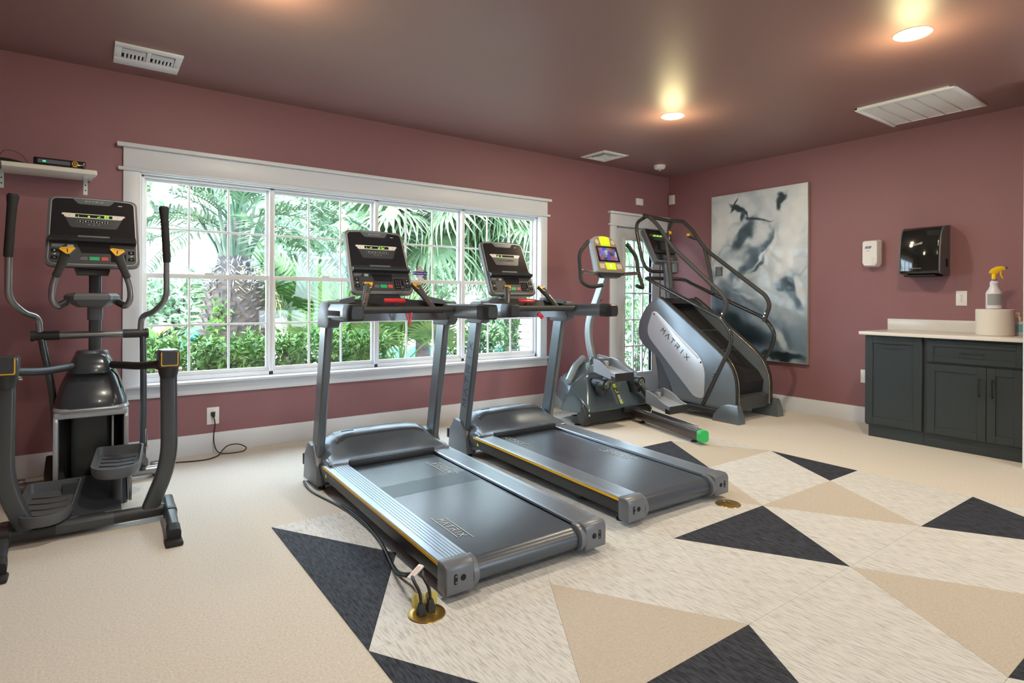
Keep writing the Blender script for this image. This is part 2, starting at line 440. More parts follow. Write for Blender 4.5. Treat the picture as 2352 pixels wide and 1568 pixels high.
for k in (1, 2): B().bb(gx0 + k * gw - .010, gx0 + k * gw + .010, .018, .05, gz0, gz1, .004, 1).ob('muntin', M_trim, slab)
for k in range(1, 5): B().bb(gx0, gx1, .0175, .0505, gz0 + k * gh - .009, gz0 + k * gh + .009, .004, 1).ob('muntin', M_trim, slab)
for k in range(3):
    for j in range(5):
        B().bb(gx0 + k * gw + .010 * (k > 0), gx0 + (k + 1) * gw - .010 * (k < 2), .032, .037, gz0 + j * gh + .009 * (j > 0), gz0 + (j + 1) * gh - .009 * (j < 4)).ob('pane', M_glass, slab, smooth=False)
hd = B().cyl((5.825, .02, .95), (5.825, -.05, .95), .012); hd.tube(fillet([(5.825, -.045, .95), (5.72, -.045, .95)], .01), .009)
hd.ob('door_handle', M_chrome, dr)
B().bb(DX0, DX1, .0, WT, 0, .012).ob('threshold', M_chrome, dr, smooth=False)

# ---------------- ceiling lights (grid of recessed discs)
def ceiling_light(x, y, label, power=12, warm=(1., .93, .80)):
    t = thing('ceiling_light', label, 'light', (x, y, CZ), group='recessed disc lights in the ceiling')
    B().lathe([(.066, -.004), (.072, -.009), (.088, -.010), (.098, -.004), (.099, .0)], n=32).ob('trim_ring', M_lring, t)
    B().lathe([(.0001, -.016), (.03, -.0155), (.055, -.012), (.0685, -.006), (.0685, -.001)], n=32).ob('lens', M_lens, t)
    l = bpy.data.lights.new('halo_fill', 'POINT'); l.energy = 9.; l.color = (1., .84, .42); l.shadow_soft_size = .10  # bare point light added below the disc to throw a halo on the ceiling
    lo = bpy.data.objects.new('halo_fill', l); COL.objects.link(lo); lo.parent = t; lo.location = (0, 0, -.21)
    l = bpy.data.lights.new('lamp_beam', 'AREA'); l.shape = 'DISK'; l.size = .13; l.energy = power; l.color = warm
    lo = bpy.data.objects.new('lamp_beam', l); COL.objects.link(lo); lo.parent = t; lo.location = (0, 0, -.022)
    return t
M_lens = mat('lamp_lens', (.9, .9, .9), .5, emit=(1., .90, .72), estr=9.)
M_lring = mat('lamp_trim', (.85, .80, .72), .4)
LAMPS = [(4.014, 3.215, 'glowing round ceiling light over the lateral trainer, beside the square air diffuser'),
         (3.886, 1.384, 'largest glowing round ceiling light, beside the white return grille'),
         (.74, 3.08, 'round ceiling light cut off by the top of the picture'),
         (.72, 1.38, 'round ceiling light behind the top edge over the near floor'),  # unseen from here on: ceiling grid carried on to fill the room with light
         (.72, -.85, 'round ceiling light behind the camera, left'), (3.9, -.85, 'round ceiling light behind the camera, right')]
for x, y, lb in LAMPS: ceiling_light(x, y, lb, *((21, (1., .87, .66)) if x > 2 else (15, (1., .95, .88))))
# ================================================================ GARDEN OUTSIDE THE WINDOW
random.seed(11)
def leaf_mat(name, a, c, rough=.45, sc=3.):
    def bd(nt, b):
        tc = nt.nodes.new('ShaderNodeTexCoord'); n = nt.nodes.new('ShaderNodeTexNoise'); n.inputs['Scale'].default_value = sc; n.inputs['Detail'].default_value = 3
        nt.links.new(tc.outputs['Object'], n.inputs['Vector'])
        cr = nt.nodes.new('ShaderNodeValToRGB'); cr.color_ramp.elements[0].position = .35; cr.color_ramp.elements[1].position = .65
        cr.color_ramp.elements[0].color = (*a, 1); cr.color_ramp.elements[1].color = (*c, 1)
        nt.links.new(n.outputs['Fac'], cr.inputs[0]); nt.links.new(cr.outputs[0], b.inputs['Base Color'])
    return node_mat(name, bd, rough)
M_hedge = leaf_mat('bright_hedge_leaf', (0.062, 0.186, 0.037), (0.211, 0.360, 0.087), sc=5)
M_shrub = leaf_mat('green_shrub_leaf', (0.056, 0.161, 0.062), (0.167, 0.298, 0.105), sc=4)
M_far = leaf_mat('pale_tree_leaf', (0.124, 0.236, 0.136), (0.260, 0.360, 0.223), .6, 2)
M_frond = leaf_mat('palm_frond_green', (0.056, 0.149, 0.093), (0.174, 0.285, 0.149), .4, 2)
M_fan = leaf_mat('fan_palm_green', (0.112, 0.223, 0.105), (0.248, 0.360, 0.186), .4, 2)
M_fanlow = leaf_mat('palmetto_green', (0.074, 0.211, 0.062), (0.211, 0.347, 0.099), .4, 3)
M_banana = leaf_mat('broad_leaf_green', (0.087, 0.285, 0.037), (0.174, 0.384, 0.074), .4, 3)
M_dry = leaf_mat('dry_frond_straw', (.46, .42, .20), (.66, .58, .30), .7, 4)
M_bark = leaf_mat('palm_bark', (.06, .058, .066), (.17, .145, .135), .85, 6)
M_boot = leaf_mat('palm_leaf_base', (.10, .088, .088), (.27, .215, .19), .8, 8)
M_stem = leaf_mat('petiole_green', (0.081, 0.149, 0.105), (0.174, 0.223, 0.161), .5, 6)
M_pave = mat('pale_pool_deck', (.78, .75, .72), .8, var=.06, vscale=2)
M_soil = mat('mulch', (.42, .36, .30), .9, var=.35, vscale=25)
M_water = mat('pool_water', (.10, .52, .72), .06, var=.15, vscale=3)
M_blue = mat('blue_fabric', (.02, .30, .72), .6)
M_orange = mat('orange_fabric', (.80, .22, .08), .6)

struct(B().bb(-14, 30, DY + .15, 48, -.3, -.16).ob('ground', M_pave, smooth=False))
struct(B().bb(-14, 30, -30, FY - .15, -.3, -.16).ob('ground_front', M_pave, smooth=False))
struct(B().bb(-1.5, 8.6, DY + .15, 10.4, -.17, -.13).ob('planting_bed', M_soil, smooth=False))

def leafquad(b, p, d, n, L, w, fold=.25):
    """one pointed leaf, two folded halves"""
    d = d.normalized(); s = d.cross(n).normalized(); n2 = s.cross(d)
    m = p + d * L * .5 - n2 * L * .08
    q = [p, m + s * w / 2 + n2 * w * fold, p + d * L - n2 * L * .18, m - s * w / 2 + n2 * w * fold, m]
    b.add(q, [(0, 1, 4), (1, 2, 4), (4, 2, 3), (0, 4, 3)])

def rv(): return Vector((random.gauss(0, 1), random.gauss(0, 1), random.gauss(0, 1))).normalized()

def shrub(name, label, cat, c, rad3, n, L, w, m, group=None, tuft=5, base=None, stems=True, boxy=False):
    base = c[2] - rad3[2] if base is None else base
    t = thing(name, label, cat, (c[0], c[1], base), group=group); b = B(); C0 = Vector((0, 0, c[2] - base))
    for i in range(n // tuft):
        d = rv(); k = random.random() ** .4
        p = C0 + Vector((d.x * rad3[0] * k, d.y * rad3[1] * k, d.z * rad3[2] * k))
        if boxy: p = C0 + Vector((random.uniform(-1, 1) * rad3[0], random.uniform(-1, 1) * rad3[1], random.uniform(-1, 1 - .12 * random.random()) * rad3[2] * (1 + .10 * sin(c[0] * 7 + d.x * 4))))
        if p.z < .02: p.z = random.random() * .1 + .02
        up = (d + Vector((0, 0, .9))).normalized()
        for j in range(tuft):
            dd = (up * .7 + rv() * .85).normalized()
            leafquad(b, p, dd, (Vector((0, 0, 1)) + rv() * .5).normalized(), L * random.uniform(.7, 1.2), w * random.uniform(.8, 1.2))
    b.ob('foliage', m, t, smooth=False)['kind'] = 'stuff'
    if stems:
        s = B()
        for i in range(6):
            a = random.random() * 6.28; r = random.random() * .35
            s.tube([(cos(a) * .05, sin(a) * .05, -.1), (cos(a) * rad3[0] * r, sin(a) * rad3[1] * r, (c[2] - base) * .6), (cos(a) * rad3[0] * r * 1.8, sin(a) * rad3[1] * r * 1.8, (c[2] - base) * 1.2)], .012, 5)
        s.ob('stems', M_bark, t)
    return t

# hedge under the window, three bushes
for x, lb in ((.62, 'bright green hedge bush behind the elliptical, left of the three'), (1.45, 'bright green hedge bush in front of the fat palm trunk'), (2.30, 'bright green hedge bush right of the fat palm trunk, behind the left treadmill post')):
    shrub('hedge_bush', lb, 'bush', (x, 6.25, .36), (.385, .36, .42), 5200, .085, .032, M_hedge, 'hedge bushes under the window', base=-.14, boxy=True)
for c, r, lb in (((4.68, 7.3, .46), (.44, .5, .62), 'leafy shrub seen between the two treadmills'), ((5.75, 7.25, .58), (.55, .5, .75), 'tall leafy shrub at the right end of the big window')):
    shrub('leafy_shrub', lb, 'shrub', c, r, 2000, .11, .04, M_shrub, 'shrubs along the window', base=-.14)
shrub('leafy_shrub', 'pale shrub seen through the glazed door', 'shrub', (7.75, 6.95, .52), (.75, .65, .66), 2000, .10, .038, M_fan, base=-.14)
shrub('leafy_shrub', 'dark low shrub at the foot of the glazed door', 'shrub', (7.1, 5.72, .12), (.45, .3, .28), 900, .10, .02, M_shrub, base=-.14)

def frond_mesh(L, nl, ll, lw, m, arch=.55, name='frond', droop=.7, vee=.5):
    """pinnate frond along +X, rising then drooping"""
    b = B(); pts = []
    for i in range(25):
        t = i / 24; pts.append(Vector((L * (t - .12 * t * t), 0, L * (arch * t - (arch + .25) * t * t))))
    b.sweep(pts, [(.018, 0), (0, .012), (-.018, 0), (0, -.012)], scale=[1.15 - 1.0 * i / 24 for i in range(25)])
    for i in range(nl):
        t = .16 + .84 * i / nl; k = t * 24; a = int(min(k, 23)); p = pts[a].lerp(pts[a + 1], k - a); tg = (pts[a + 1] - pts[a]).normalized()
        l = ll * (sin(pi * min(1, t * .92 + .06)) ** .6) * random.uniform(.85, 1.1)
        for sgn in (-1, 1):
            d = (Vector((0, sgn, 0)) + tg * random.uniform(.55, .85) + Vector((0, 0, vee * random.uniform(.3, 1)))).normalized()
            s = d.cross(Vector((0, 0, 1))).normalized() * lw / 2; q0 = p; q1 = p + d * l * .5; q2 = p + d * l - Vector((0, 0, droop * l * random.uniform(.25, .5)))
            b.add([q0 - s, q0 + s, q1 + s, q1 - s, q2], [(0, 1, 2, 3), (3, 2, 4)])
    o = b.ob(name, m, smooth=False); return o

def fan_mesh(pl, R, nseg, m, name='fan_frond', droop=.5, spread=300):
    """palmate frond: petiole along +X then a fan of long pleated fingers"""
    b = B(); pts = [Vector((pl * t, 0, pl * (.25 * t - .22 * t * t))) for t in [i / 8 for i in range(9)]]
    b.sweep(pts, [(.014, 0), (0, .010), (-.014, 0), (0, -.008)])
    hub = pts[-1]
    for i in range(nseg):
        a = rad(-spread / 2 + spread * i / (nseg - 1)); l = R * (.72 + .28 * cos(a / 2)) * random.uniform(.92, 1.06)
        d = Vector((cos(a), sin(a), 0)); s = Vector((-sin(a), cos(a), 0)); prev = None; rows_ = []
        for j in range(6):
            t = j / 5; w = .042 * R * (t * 3.2 if t < .35 else 1.12 * (1 - (t - .35) / .65) + .02)
            p = hub + d * l * t * (1 - .12 * t) + Vector((0, 0, .05 * R * t - droop * R * t ** 2.6 * random.uniform(.8, 1.2)))
            rows_.append((p - s * w, p + Vector((0, 0, .012 * R)), p + s * w))
        vs = [q for r_ in rows_ for q in r_]; fs = []
        for j in range(5):
            fs += [(j * 3, j * 3 + 1, j * 3 + 4, j * 3 + 3), (j * 3 + 1, j * 3 + 2, j * 3 + 5, j * 3 + 4)]
        b.add(vs, fs)
    return b.ob(name, m, smooth=False)

def place(proto, parent, loc, az, el, roll=0, sc=1.):
    o = proto.copy(); COL.objects.link(o); o.parent = parent
    o.matrix_local = Matrix.Translation(loc) @ Matrix.Rotation(az, 4, 'Z') @ Matrix.Rotation(-el, 4, 'Y') @ Matrix.Rotation(roll, 4, 'X') @ Matrix.Scale(sc, 4)
    return o

# --- fat date palm in front of the left window
t = thing('date_palm', 'fat date palm trunk with diamond leaf bases and arching fronds', 'palm tree', (1.72, 9.3, -.14))
prof = [(.30, 0), (.37, .25), (.40, .6), (.42, .85), (.40, 1.15), (.34, 1.45), (.28, 1.62), (.22, 1.9), (.16, 2.3), (.02, 2.5)]
B().lathe(prof, n=28).ob('trunk', M_bark, t)
bt = B()
def pr(z):
    for (r0, z0), (r1, z1) in zip(prof, prof[1:]):
        if z0 <= z <= z1: return r0 + (r1 - r0) * (z - z0) / (z1 - z0)
    return .1
scale_b = B()   # one leaf base, pointed scale, shared by all copies
scale_b.add([(-.055, 0, -.05), (.055, 0, -.05), (.062, -.035, .03), (-.062, -.035, .03), (.028, -.10, .085), (-.028, -.10, .085), (.02, -.085, .05), (-.02, -.085, .05), (.05, .02, .06), (-.05, .02, .06)],
            [(0, 1, 2, 3), (3, 2, 4, 5), (4, 8, 9, 5), (2, 8, 4), (3, 5, 9), (1, 8, 2), (0, 3, 9)])
sb0 = scale_b.ob('leaf_base', M_boot, t, smooth=False)
k = 0
for row in range(13):
    z = .18 + row * .115; r_ = pr(z); n = 15
    for j in range(n):
        a = 2 * pi * (j + .5 * (row % 2)) / n + row * .05
        o = sb0 if k == 0 else sb0.copy()
        if k: COL.objects.link(o); o.parent = t
        o.matrix_local = Matrix.Translation((cos(a) * r_ * .97, sin(a) * r_ * .97, z)) @ Matrix.Rotation(a + pi / 2, 4, 'Z') @ Matrix.Scale(1.12 - .02 * row, 4)
        k += 1
fib = B()   # frayed fibre collar under the crown
for i in range(420):
    a = random.random() * 2 * pi; z = random.uniform(1.42, 1.85); r_ = pr(z) * random.uniform(.95, 1.2)
    p = Vector((cos(a) * r_, sin(a) * r_, z)); leafquad(fib, p, (rv() + Vector((cos(a), sin(a), .6))).normalized(), rv(), random.uniform(.06, .14), .02)
fib.ob('fibre_collar', mat('pale_fibre', (.62, .66, .72), .8), t, smooth=False)['kind'] = 'stuff'
for i in range(16):
    a = 2 * pi * i / 16 + random.uniform(-.1, .1); r1 = random.uniform(.55, .8)
    B().sweep([(cos(a) * .12, sin(a) * .12, 1.65), (cos(a) * .26, sin(a) * .26, 2.05), (cos(a) * r1 * .75, sin(a) * r1 * .75, 2.6)], [(.045, 0), (0, .03), (-.045, 0), (0, -.02)], scale=[1.2, .9, .55]).ob('petiole', M_stem, t)
fp = [frond_mesh(2.7, 44, .55, .030, M_frond), frond_mesh(2.4, 40, .5, .030, M_frond, arch=.35)]
for f in fp: f.parent = t; f.location = (0, 0, 2.35)
fp[0].rotation_euler = (0, rad(-20), rad(200)); fp[1].rotation_euler = (0, rad(-10), rad(330))
for i in range(30):
    place(fp[i % 2], t, (0, 0, random.uniform(2.2, 2.5)), 2 * pi * i * .382 + .2, rad(random.choice((-8, 8, 25, 40, 58))), random.uniform(-.5, .5), random.uniform(.85, 1.1))
dr_ = frond_mesh(1.5, 24, .4, .025, M_dry, arch=.1, name='dry_frond'); dr_.parent = t; dr_.location = (0, 0, 2.0); dr_.rotation_euler = (0, rad(45), rad(-20))
for i in range(4): place(dr_, t, (0, 0, 2.05), 1.2 + i * 1.5, rad(-60), 0, .8)
vine = B()
for i in range(60):
    p = Vector((-.25 + random.gauss(0, .06), -.38 + random.gauss(0, .02), random.uniform(.75, 1.25))); leafquad(vine, p, (rv() + Vector((0, -.6, -.2))), Vector((0, -1, .5)), .11, .05)
vine.ob('vine', M_hedge, t, smooth=False)['kind'] = 'stuff'

# --- fan palms behind the middle and right windows
fanp = [fan_mesh(.9, .95, 34, M_fan), fan_mesh(.7, 1.05, 30, M_fan, droop=.75)]
def fan_palm(loc, zc, n, label, first=False, tr_=.13, els=(-35, -15, 5, 25, 45)):
    t = thing('fan_palm', label, 'palm tree', loc, group='fan palms outside')
    B().lathe([(tr_ * 1.2, 0), (tr_, .4), (tr_ * .95, zc - .2), (tr_ * .5, zc + .25)], n=14).ob('trunk', M_bark, t)
    for i in range(n):
        if first and i < 2: o = fanp[i]; o.parent = t; o.matrix_local = Matrix.Translation((0, 0, zc)) @ Matrix.Rotation(i * 2.2 - 2.6, 4, 'Z') @ Matrix.Rotation(.1, 4, 'Y')
        else: place(fanp[i % 2], t, (0, 0, zc + random.uniform(-.15, .2)), 2 * pi * i * .382 - 1.9, rad(random.choice(els)), random.uniform(-.5, .5), random.uniform(.85, 1.15))
    return t
fan_palm((4.75, 9.2, -.16), 2.75, 26, 'pale drooping fan palm behind the middle of the window', True)
fan_palm((6.5, 9.0, -.16), 2.7, 22, 'fan palm whose stems cross the right window panes')
fan_palm((9.6, 10.2, -.16), 2.6, 16, 'fan palm beyond the glazed door')
# low palmetto right of the window mullion, big fan leaves low down
lowp = [fan_mesh(.75, .62, 30, M_fanlow, droop=.22, spread=250)]
def low_palm(loc, n, label, sc=1.):
    t = thing('palmetto', label, 'palm', loc, group='low palmettos')
    B().lathe([(.17, 0), (.20, .15), (.16, .34), (.03, .45)], n=12).ob('trunk', M_bark, t)
    for i in range(n):
        place(lowp[0], t, (0, 0, .3), 2 * pi * i * .382, rad(random.uniform(25, 80)), random.uniform(-.6, .6), sc * random.uniform(.85, 1.1))
    return t
tA = low_palm((3.62, 7.7, -.14), 13, 'low palmetto with big green fan leaves seen under the left treadmill bar')
lowp[0].parent = tA; lowp[0].matrix_local = Matrix.Translation((0, 0, .35)) @ Matrix.Rotation(-1.9, 4, 'Z') @ Matrix.Rotation(rad(-55), 4, 'Y')
low_palm((2.9, 10.6, -.14), 14, 'bluish palmetto beside the fat palm, left of the left treadmill', 1.6)
low_palm((3.1, 8.6, -.14), 10, 'palmetto behind the left treadmill post', 1.1)

# --- broad banana-like plant at far left
t = thing('broad_leaf_plant', 'plant with broad bright green leaves behind the elliptical handle', 'plant', (.62, 8.6, -.16))
for i, (a, e, l) in enumerate(((.5, 40, 1.0), (-.3, 55, 1.2), (2.6, 50, 1.), (1.6, 65, 1.15), (-1.4, 45, .9), (3.6, 60, 1.0), (.1, 25, 1.))):
    b = B(); ce = cos(rad(e)); se = sin(rad(e)); vs = []; fs = []
    for j in range(9):
        s_ = j / 8; w = .13 * sin(pi * min(1, max(0, (s_ - .25) / .75 * .98 + .02))) + .008
        p = Vector((cos(a) * ce * l * s_, sin(a) * ce * l * s_, .15 + se * l * s_ - .25 * s_ * s_)); sd = Vector((-sin(a), cos(a), 0))
        vs += [p - sd * w + Vector((0, 0, w * .3)), p, p + sd * w + Vector((0, 0, w * .3))]
    for j in range(8): fs += [(j * 3, j * 3 + 1, j * 3 + 4, j * 3 + 3), (j * 3 + 1, j * 3 + 2, j * 3 + 5, j * 3 + 4)]
    b.add(vs, fs); b.ob('leaf', M_banana, t, smooth=True)

# --- trees far behind
def far_tree(loc, r3, zc, n, label, m=M_far, L=.34):
    t = thing('garden_tree', label, 'tree', loc, group='trees beyond the pool'); b = B()
    for i in range(n):
        d = rv(); kk = random.random() ** .35; p = Vector((d.x * r3[0] * kk, d.y * r3[1] * kk, zc + d.z * r3[2] * kk))
        for j in range(3): leafquad(b, p + rv() * .15, rv(), rv(), L * random.uniform(.6, 1.2), L * .42)
    b.ob('foliage', m, t, smooth=False)['kind'] = 'stuff'
    s = B(); s.tube([(0, 0, -.1), (.1, 0, zc * .5), (0, .1, zc)], .12, 8)
    for i in range(5): a = i * 1.26; s.tube([(.05, .05, zc * .55), (cos(a) * r3[0] * .6, sin(a) * r3[1] * .6, zc + .2 * i)], .05, 6)
    s.ob('trunk', M_bark, t)
far_tree((-.6, 15., -.16), (1.9, 1.5, 1.6), 3.4, 900, 'pale tree at the far left of the window')
far_tree((5.2, 14.9, -.16), (2.1, 1.8, 2.3), 2.6, 1300, 'loose pale tree behind the second window unit')
far_tree((9.2, 19.4, -.16), (2.6, 2.0, 2.4), 2.3, 1300, 'pale tree behind the drooping fan palm')
far_tree((12.4, 14.8, -.16), (2.8, 2.0, 2.6), 2.0, 1300, 'pale tree behind the right window unit')
far_tree((19.3, 18.5, -.16), (3.2, 2.4, 2.6), 2.0, 1300, 'pale tree beyond the glazed door')
far_tree((2.0, 21., -.16), (2.6, 1.6, 1.3), .75, 900, 'low pale tree far behind the fat palm')

# --- pool corner, deck furniture
t = thing('pool', 'pale blue pool beyond the palmettos', 'pool', (7.0, 12.5, -.16))
B().bb(-2.4, 2.4, -1.6, 1.6, 0, .05, .01).ob('coping', M_pave, t); B().bb(-2.15, 2.15, -1.35, 1.35, .045, .058).ob('water', M_water, t, smooth=False)
def lounger(loc, rz, m, label):
    t = thing('pool_lounger', label, 'lounger', loc, rz, 'loungers by the pool')
    B().bb(-.9, .4, -.3, .3, .28, .36, .02).ob('seat', m, t)
    B().box((.68, 0, .55), (.72, .6, .07), .02, M=Matrix.Rotation(rad(-38), 4, 'Y')).ob('backrest', m, t)
    for x in (-.8, .3):
        for y in (-.25, .25): B().bb(x - .02, x + .02, y - .02, y + .02, 0, .28).ob('leg', M_trim, t, smooth=False)
lounger((.95, 12.6, -.16), .3, M_blue, 'blue lounger behind the elliptical handle')
lounger((.35, 13.6, -.16), .2, M_orange, 'orange lounger behind the elliptical handle')
t = thing('umbrella_post', 'closed blue patio umbrella left of the middle mullion', 'umbrella', (4.55, 11.9, -.16))
B().cyl((0, 0, 0), (0, 0, 2.3), .025, 10).ob('pole', M_trim, t)
B().lathe([(.05, .55), (.12, .7), (.11, 1.2), (.05, 1.9), (.0, 2.1)], n=14).ob('folded_canopy', M_blue, t)

# --- brick pier just outside the right jamb
M_brick = mat('pale_brick', (.58, .50, .42), .85, var=.18, vscale=9); M_mortar = mat('mortar', (.66, .63, .58), .9)
t = thing('brick_pier', 'pale brick pier outside the right edge of the window', 'pier', (4.325, 5.28, -.16))
B().bb(-.205, .205, -.2, .2, 0, 1.32).ob('core', M_mortar, t, smooth=False)
b0 = None
for r_ in range(15):
    for side in range(2):
        for half in range(2):
            if b0 is None:
                b0 = B().box((0, 0, 0), (.2, .09, .07), .004, 1).ob('brick', M_brick, t); o = b0
            else:
                o = b0.copy(); COL.objects.link(o); o.parent = t
            off = (-.105 if half == 0 else .105) + (.03 if r_ % 2 else -.0)
            if side == 0: o.location = (off, -.165, .05 + r_ * .085); o.rotation_euler = (0, 0, 0)
            else: o.location = (-.172, off * .9 + .03, .05 + r_ * .085); o.rotation_euler = (0, 0, rad(90))
# ================================================================ CONSOLE shared by treadmills and elliptical
M_consface = mat('console_black_glass', (.014, .016, .019), .13, coat=.5)
M_lower = mat('console_lower_panel', (.05, .055, .06), .30)
M_rim = mat('console_light_rim', (.55, .55, .53), .3, metal=.5)
M_dispbar = mat('display_bar_cream', (.72, .68, .62), .4)
M_lcd = mat('display_window', (.012, .02, .012), .15)

def console(root, M, digits):
    """M maps (u across, v up the face, n towards the user) to root space"""
    def P(): b = B(); b.M = M; return b
    W_, H_ = .43, .465
    def outline(g, r=.045):
        # slightly narrower at the top, crowned top edge
        return [(p.x, p.y) for p in fillet([(-W_ / 2 + g, g, 0), (W_ / 2 - g, g, 0), (W_ / 2 - .012 - g, H_ - g, 0), (0, H_ + .01 - g, 0), (-W_ / 2 + .012 + g, H_ - g, 0)], [r, r, r * .8, .2, r * .8], 6, closed=True)]
    b = P()
    o1 = outline(0); o2 = outline(.012)
    b.loft([[(x * .80, y * .86 + .035, -.062) for x, y in o1], [(x * .96, y * .97 + .007, -.048) for x, y in o1], [(x, y, -.028) for x, y in o1], [(x, y, -.002) for x, y in o1], [(x, y, .004) for x, y in o2]])
    con = b.ob('console', M_graphite, root)
    b = P(); o3 = outline(.0155, .036)
    b.loft([[(x, y, .003) for x, y in o2], [(x, y, .0052) for x, y in o2], [(x, y, .0052) for x, y in o3], [(x, y, .003) for x, y in o3]], caps=False); b.ob('face_rim', M_rim, con)
    up = [(p[0], p[1]) for p in outline(.017, .034) if p[1] > .19]
    xs_ = [-W_ / 2 + .021, W_ / 2 - .021]
    poly = [(xs_[0], .185), (xs_[1], .185)] + up
    b = P(); b.prism(poly, 2, .003, .006); b.ob('face_glass', M_consface, con)
    lowp_ = [(p[0], p[1]) for p in outline(.017, .034) if p[1] < .12] ; lowp_ = [q for q in lowp_]
    # order: bottom-left .. bottom-right then top corners
    poly = sorted([q for q in lowp_ if q[0] < 0], key=lambda q: -q[1]) + sorted([q for q in lowp_ if q[0] >= 0], key=lambda q: q[1]) + [(W_ / 2 - .0185, .150), (-W_ / 2 + .0185, .150)]
    b = P(); b.prism(poly, 2, .003, .006); b.ob('control_panel', M_lower, con)
    # reading ledge across the face
    b = P(); b.loft([[(x, .149, .004), (x, .149, .020), (x, .153, .040), (x, .163, .046), (x, .176, .030), (x, .195, .010), (x, .205, .004)] for x in (-.196, -.19, .19, .196)]); b.ob('reading_ledge', M_black, con)
    b = P(); b.loft([[(x, .188, .0065), (x, .186, .014), (x, .200, .014), (x, .206, .0065)] for x in (-.072, -.062, .062, .072)]); b.ob('phone_slot', M_graphite, con)
    # badge at the top edge
    b = P(); b.prism([(-.10, .4555), (-.075, .422), (-.065, .418), (.065, .418), (.075, .422), (.10, .4555)], 2, .005, .0075, .001, 1); bd = b.ob('badge', M_gun, con)
    b = P(); logo(b, 'MATRIX', .0105, .0085, Matrix.Translation((0, .438, .0077)), .16, .5); b.ob('badge_lettering', M_legend, bd, smooth=False)
    b = P(); b.bb(.112, .132, .421, .425, .006, .0066); b.ob('small_mark', M_legend, con, smooth=False)
    # display
    b = P(); b.prism([(-.130, .322), (.130, .322), (.108, .262), (.098, .256), (-.098, .256), (-.108, .262)], 2, .005, .0072, .001, 1); dp = b.ob('display_panel', M_lower, con)
    b = P(); b.prism([(-.142, .352), (-.146, .342), (-.136, .338), (-.132, .326), (-.122, .322), (.122, .322), (.132, .326), (.136, .338), (.146, .342), (.142, .352)], 2, .0065, .0085, .0008, 1); b.ob('display_bar', M_dispbar, dp)
    b = P(); b.bb(-.085, .085, .3275, .3465, .0086, .0092); b.ob('display_window', M_lcd, dp, smooth=False)
    b = P()
    for s_ in (-1, 1):
        for j in range(2): b.bb(s_ * .112 - .001, s_ * .112 + .001, .33 + j * .006, .333 + j * .006, .0085, .0088)
    b.ob('bar_marks', M_lcd, dp, smooth=False)
    b = P(); SEG = {'0': 'abcdef', '1': 'bc', '2': 'abged', '3': 'abgcd', '4': 'fgbc', '5': 'afgcd', '8': 'abcdefg', 'o': 'gced', 'r': 'eg', 'i': 'c', 'k': 'efgc', 'd': 'bcdeg', 'l': 'ef', '-': 'g', ' ': ''}
    x = -.078; w_, h_ = .0085, .015; th = .0022
    for ch in digits:
        y0 = .3297
        R_ = {'a': (0, w_, h_ - th, h_), 'g': (0, w_, h_ / 2 - th / 2, h_ / 2 + th / 2), 'd': (0, w_, 0, th), 'f': (0, th, h_ / 2, h_), 'b': (w_ - th, w_, h_ / 2, h_), 'e': (0, th, 0, h_ / 2), 'c': (w_ - th, w_, 0, h_ / 2)}
        for sg in SEG[ch]:
            q = R_[sg]; b.bb(x + q[0], x + q[1], y0 + q[2], y0 + q[3], .0092, .0096)
        x += .0125
    b.ob('display_digits', M_led, dp, smooth=False)
    for i in range(6):
        cx = -.063 + i * .0252
        b = P(); b.bb(cx - .0118, cx + .0118, .2915, .3085, .0072, .0082, .0004, 1); kx = b.ob('program_key', M_blackgloss, dp)
        b = P()
        for q in ((-.0118, .0118, .3078, .3085), (-.0118, .0118, .2915, .2922), (-.0118, -.0111, .2915, .3085), (.0111, .0118, .2915, .3085)): b.bb(cx + q[0], cx + q[1], q[2], q[3], .0083, .0086)
        b.cyl((cx, .300, .0082), (cx, .300, .0086), .0035, 6)
        b.ob('key_outline', M_legend, dp, smooth=False)
    b = P()
    for i in range(3): b.bb(-.026 + i * .022, -.018 + i * .022, .278, .2800, .0072, .0076)
    b.ob('key_marks', M_legend, dp, smooth=False)
    # lower panel: small screen, keys
    b = P(); b.prism([(-.075, .146), (.072, .146), (.072, .088), (-.055, .088)], 2, .0058, .0066); b.ob('small_screen', M_consface, con, smooth=False)
    b = P(); b.bb(-.02, .026, .040, .064, .006, .0078, .001, 1); b.ob('start_key', M_green, con)
    b = P(); b.bb(.034, .066, .040, .064, .006, .0078, .001, 1); b.ob('stop_key', M_redkey, con)
    b = P(); b.prism([(-.028, .040), (-.028, .062), (-.052, .062), (-.064, .050), (-.060, .042)], 2, .006, .0074); b.ob('pause_key', M_graphite, con)
    for x0 in (-.188, .158):
        for j, y0 in enumerate((.046, .092)):
            b = P(); b.bb(x0, x0 + .03, y0 - .004, y0 + .018, .006, .0072, .001, 1); kk = b.ob('adjust_key', M_blackgloss, con)
            b = P(); b.bb(x0 + .010, x0 + .020, y0 + .006, y0 + .008, .0072, .0076)
            if j: b.bb(x0 + .014, x0 + .016, y0 + .002, y0 + .012, .0072, .0076)
            b.ob('key_mark', M_legend, kk, smooth=False) if False else b.ob('key_mark', M_legend, con, smooth=False)
        b = P(); b.prism([(x0 + .009, .073), (x0 + .021, .073), (x0 + .021, .083)], 2, .006, .0066); b.ob('key_mark', M_legend, con, smooth=False)
    b = P(); b.bb(.078, .148, .032, .108, .0058, .0064, .001, 1); kp = b.ob('keypad', M_blackgloss, con)
    b = P()
    for i in range(3):
        for j in range(3): b.bb(.092 + i * .016, .0955 + i * .016, .062 + j * .014, .0655 + j * .014, .0064, .0067)
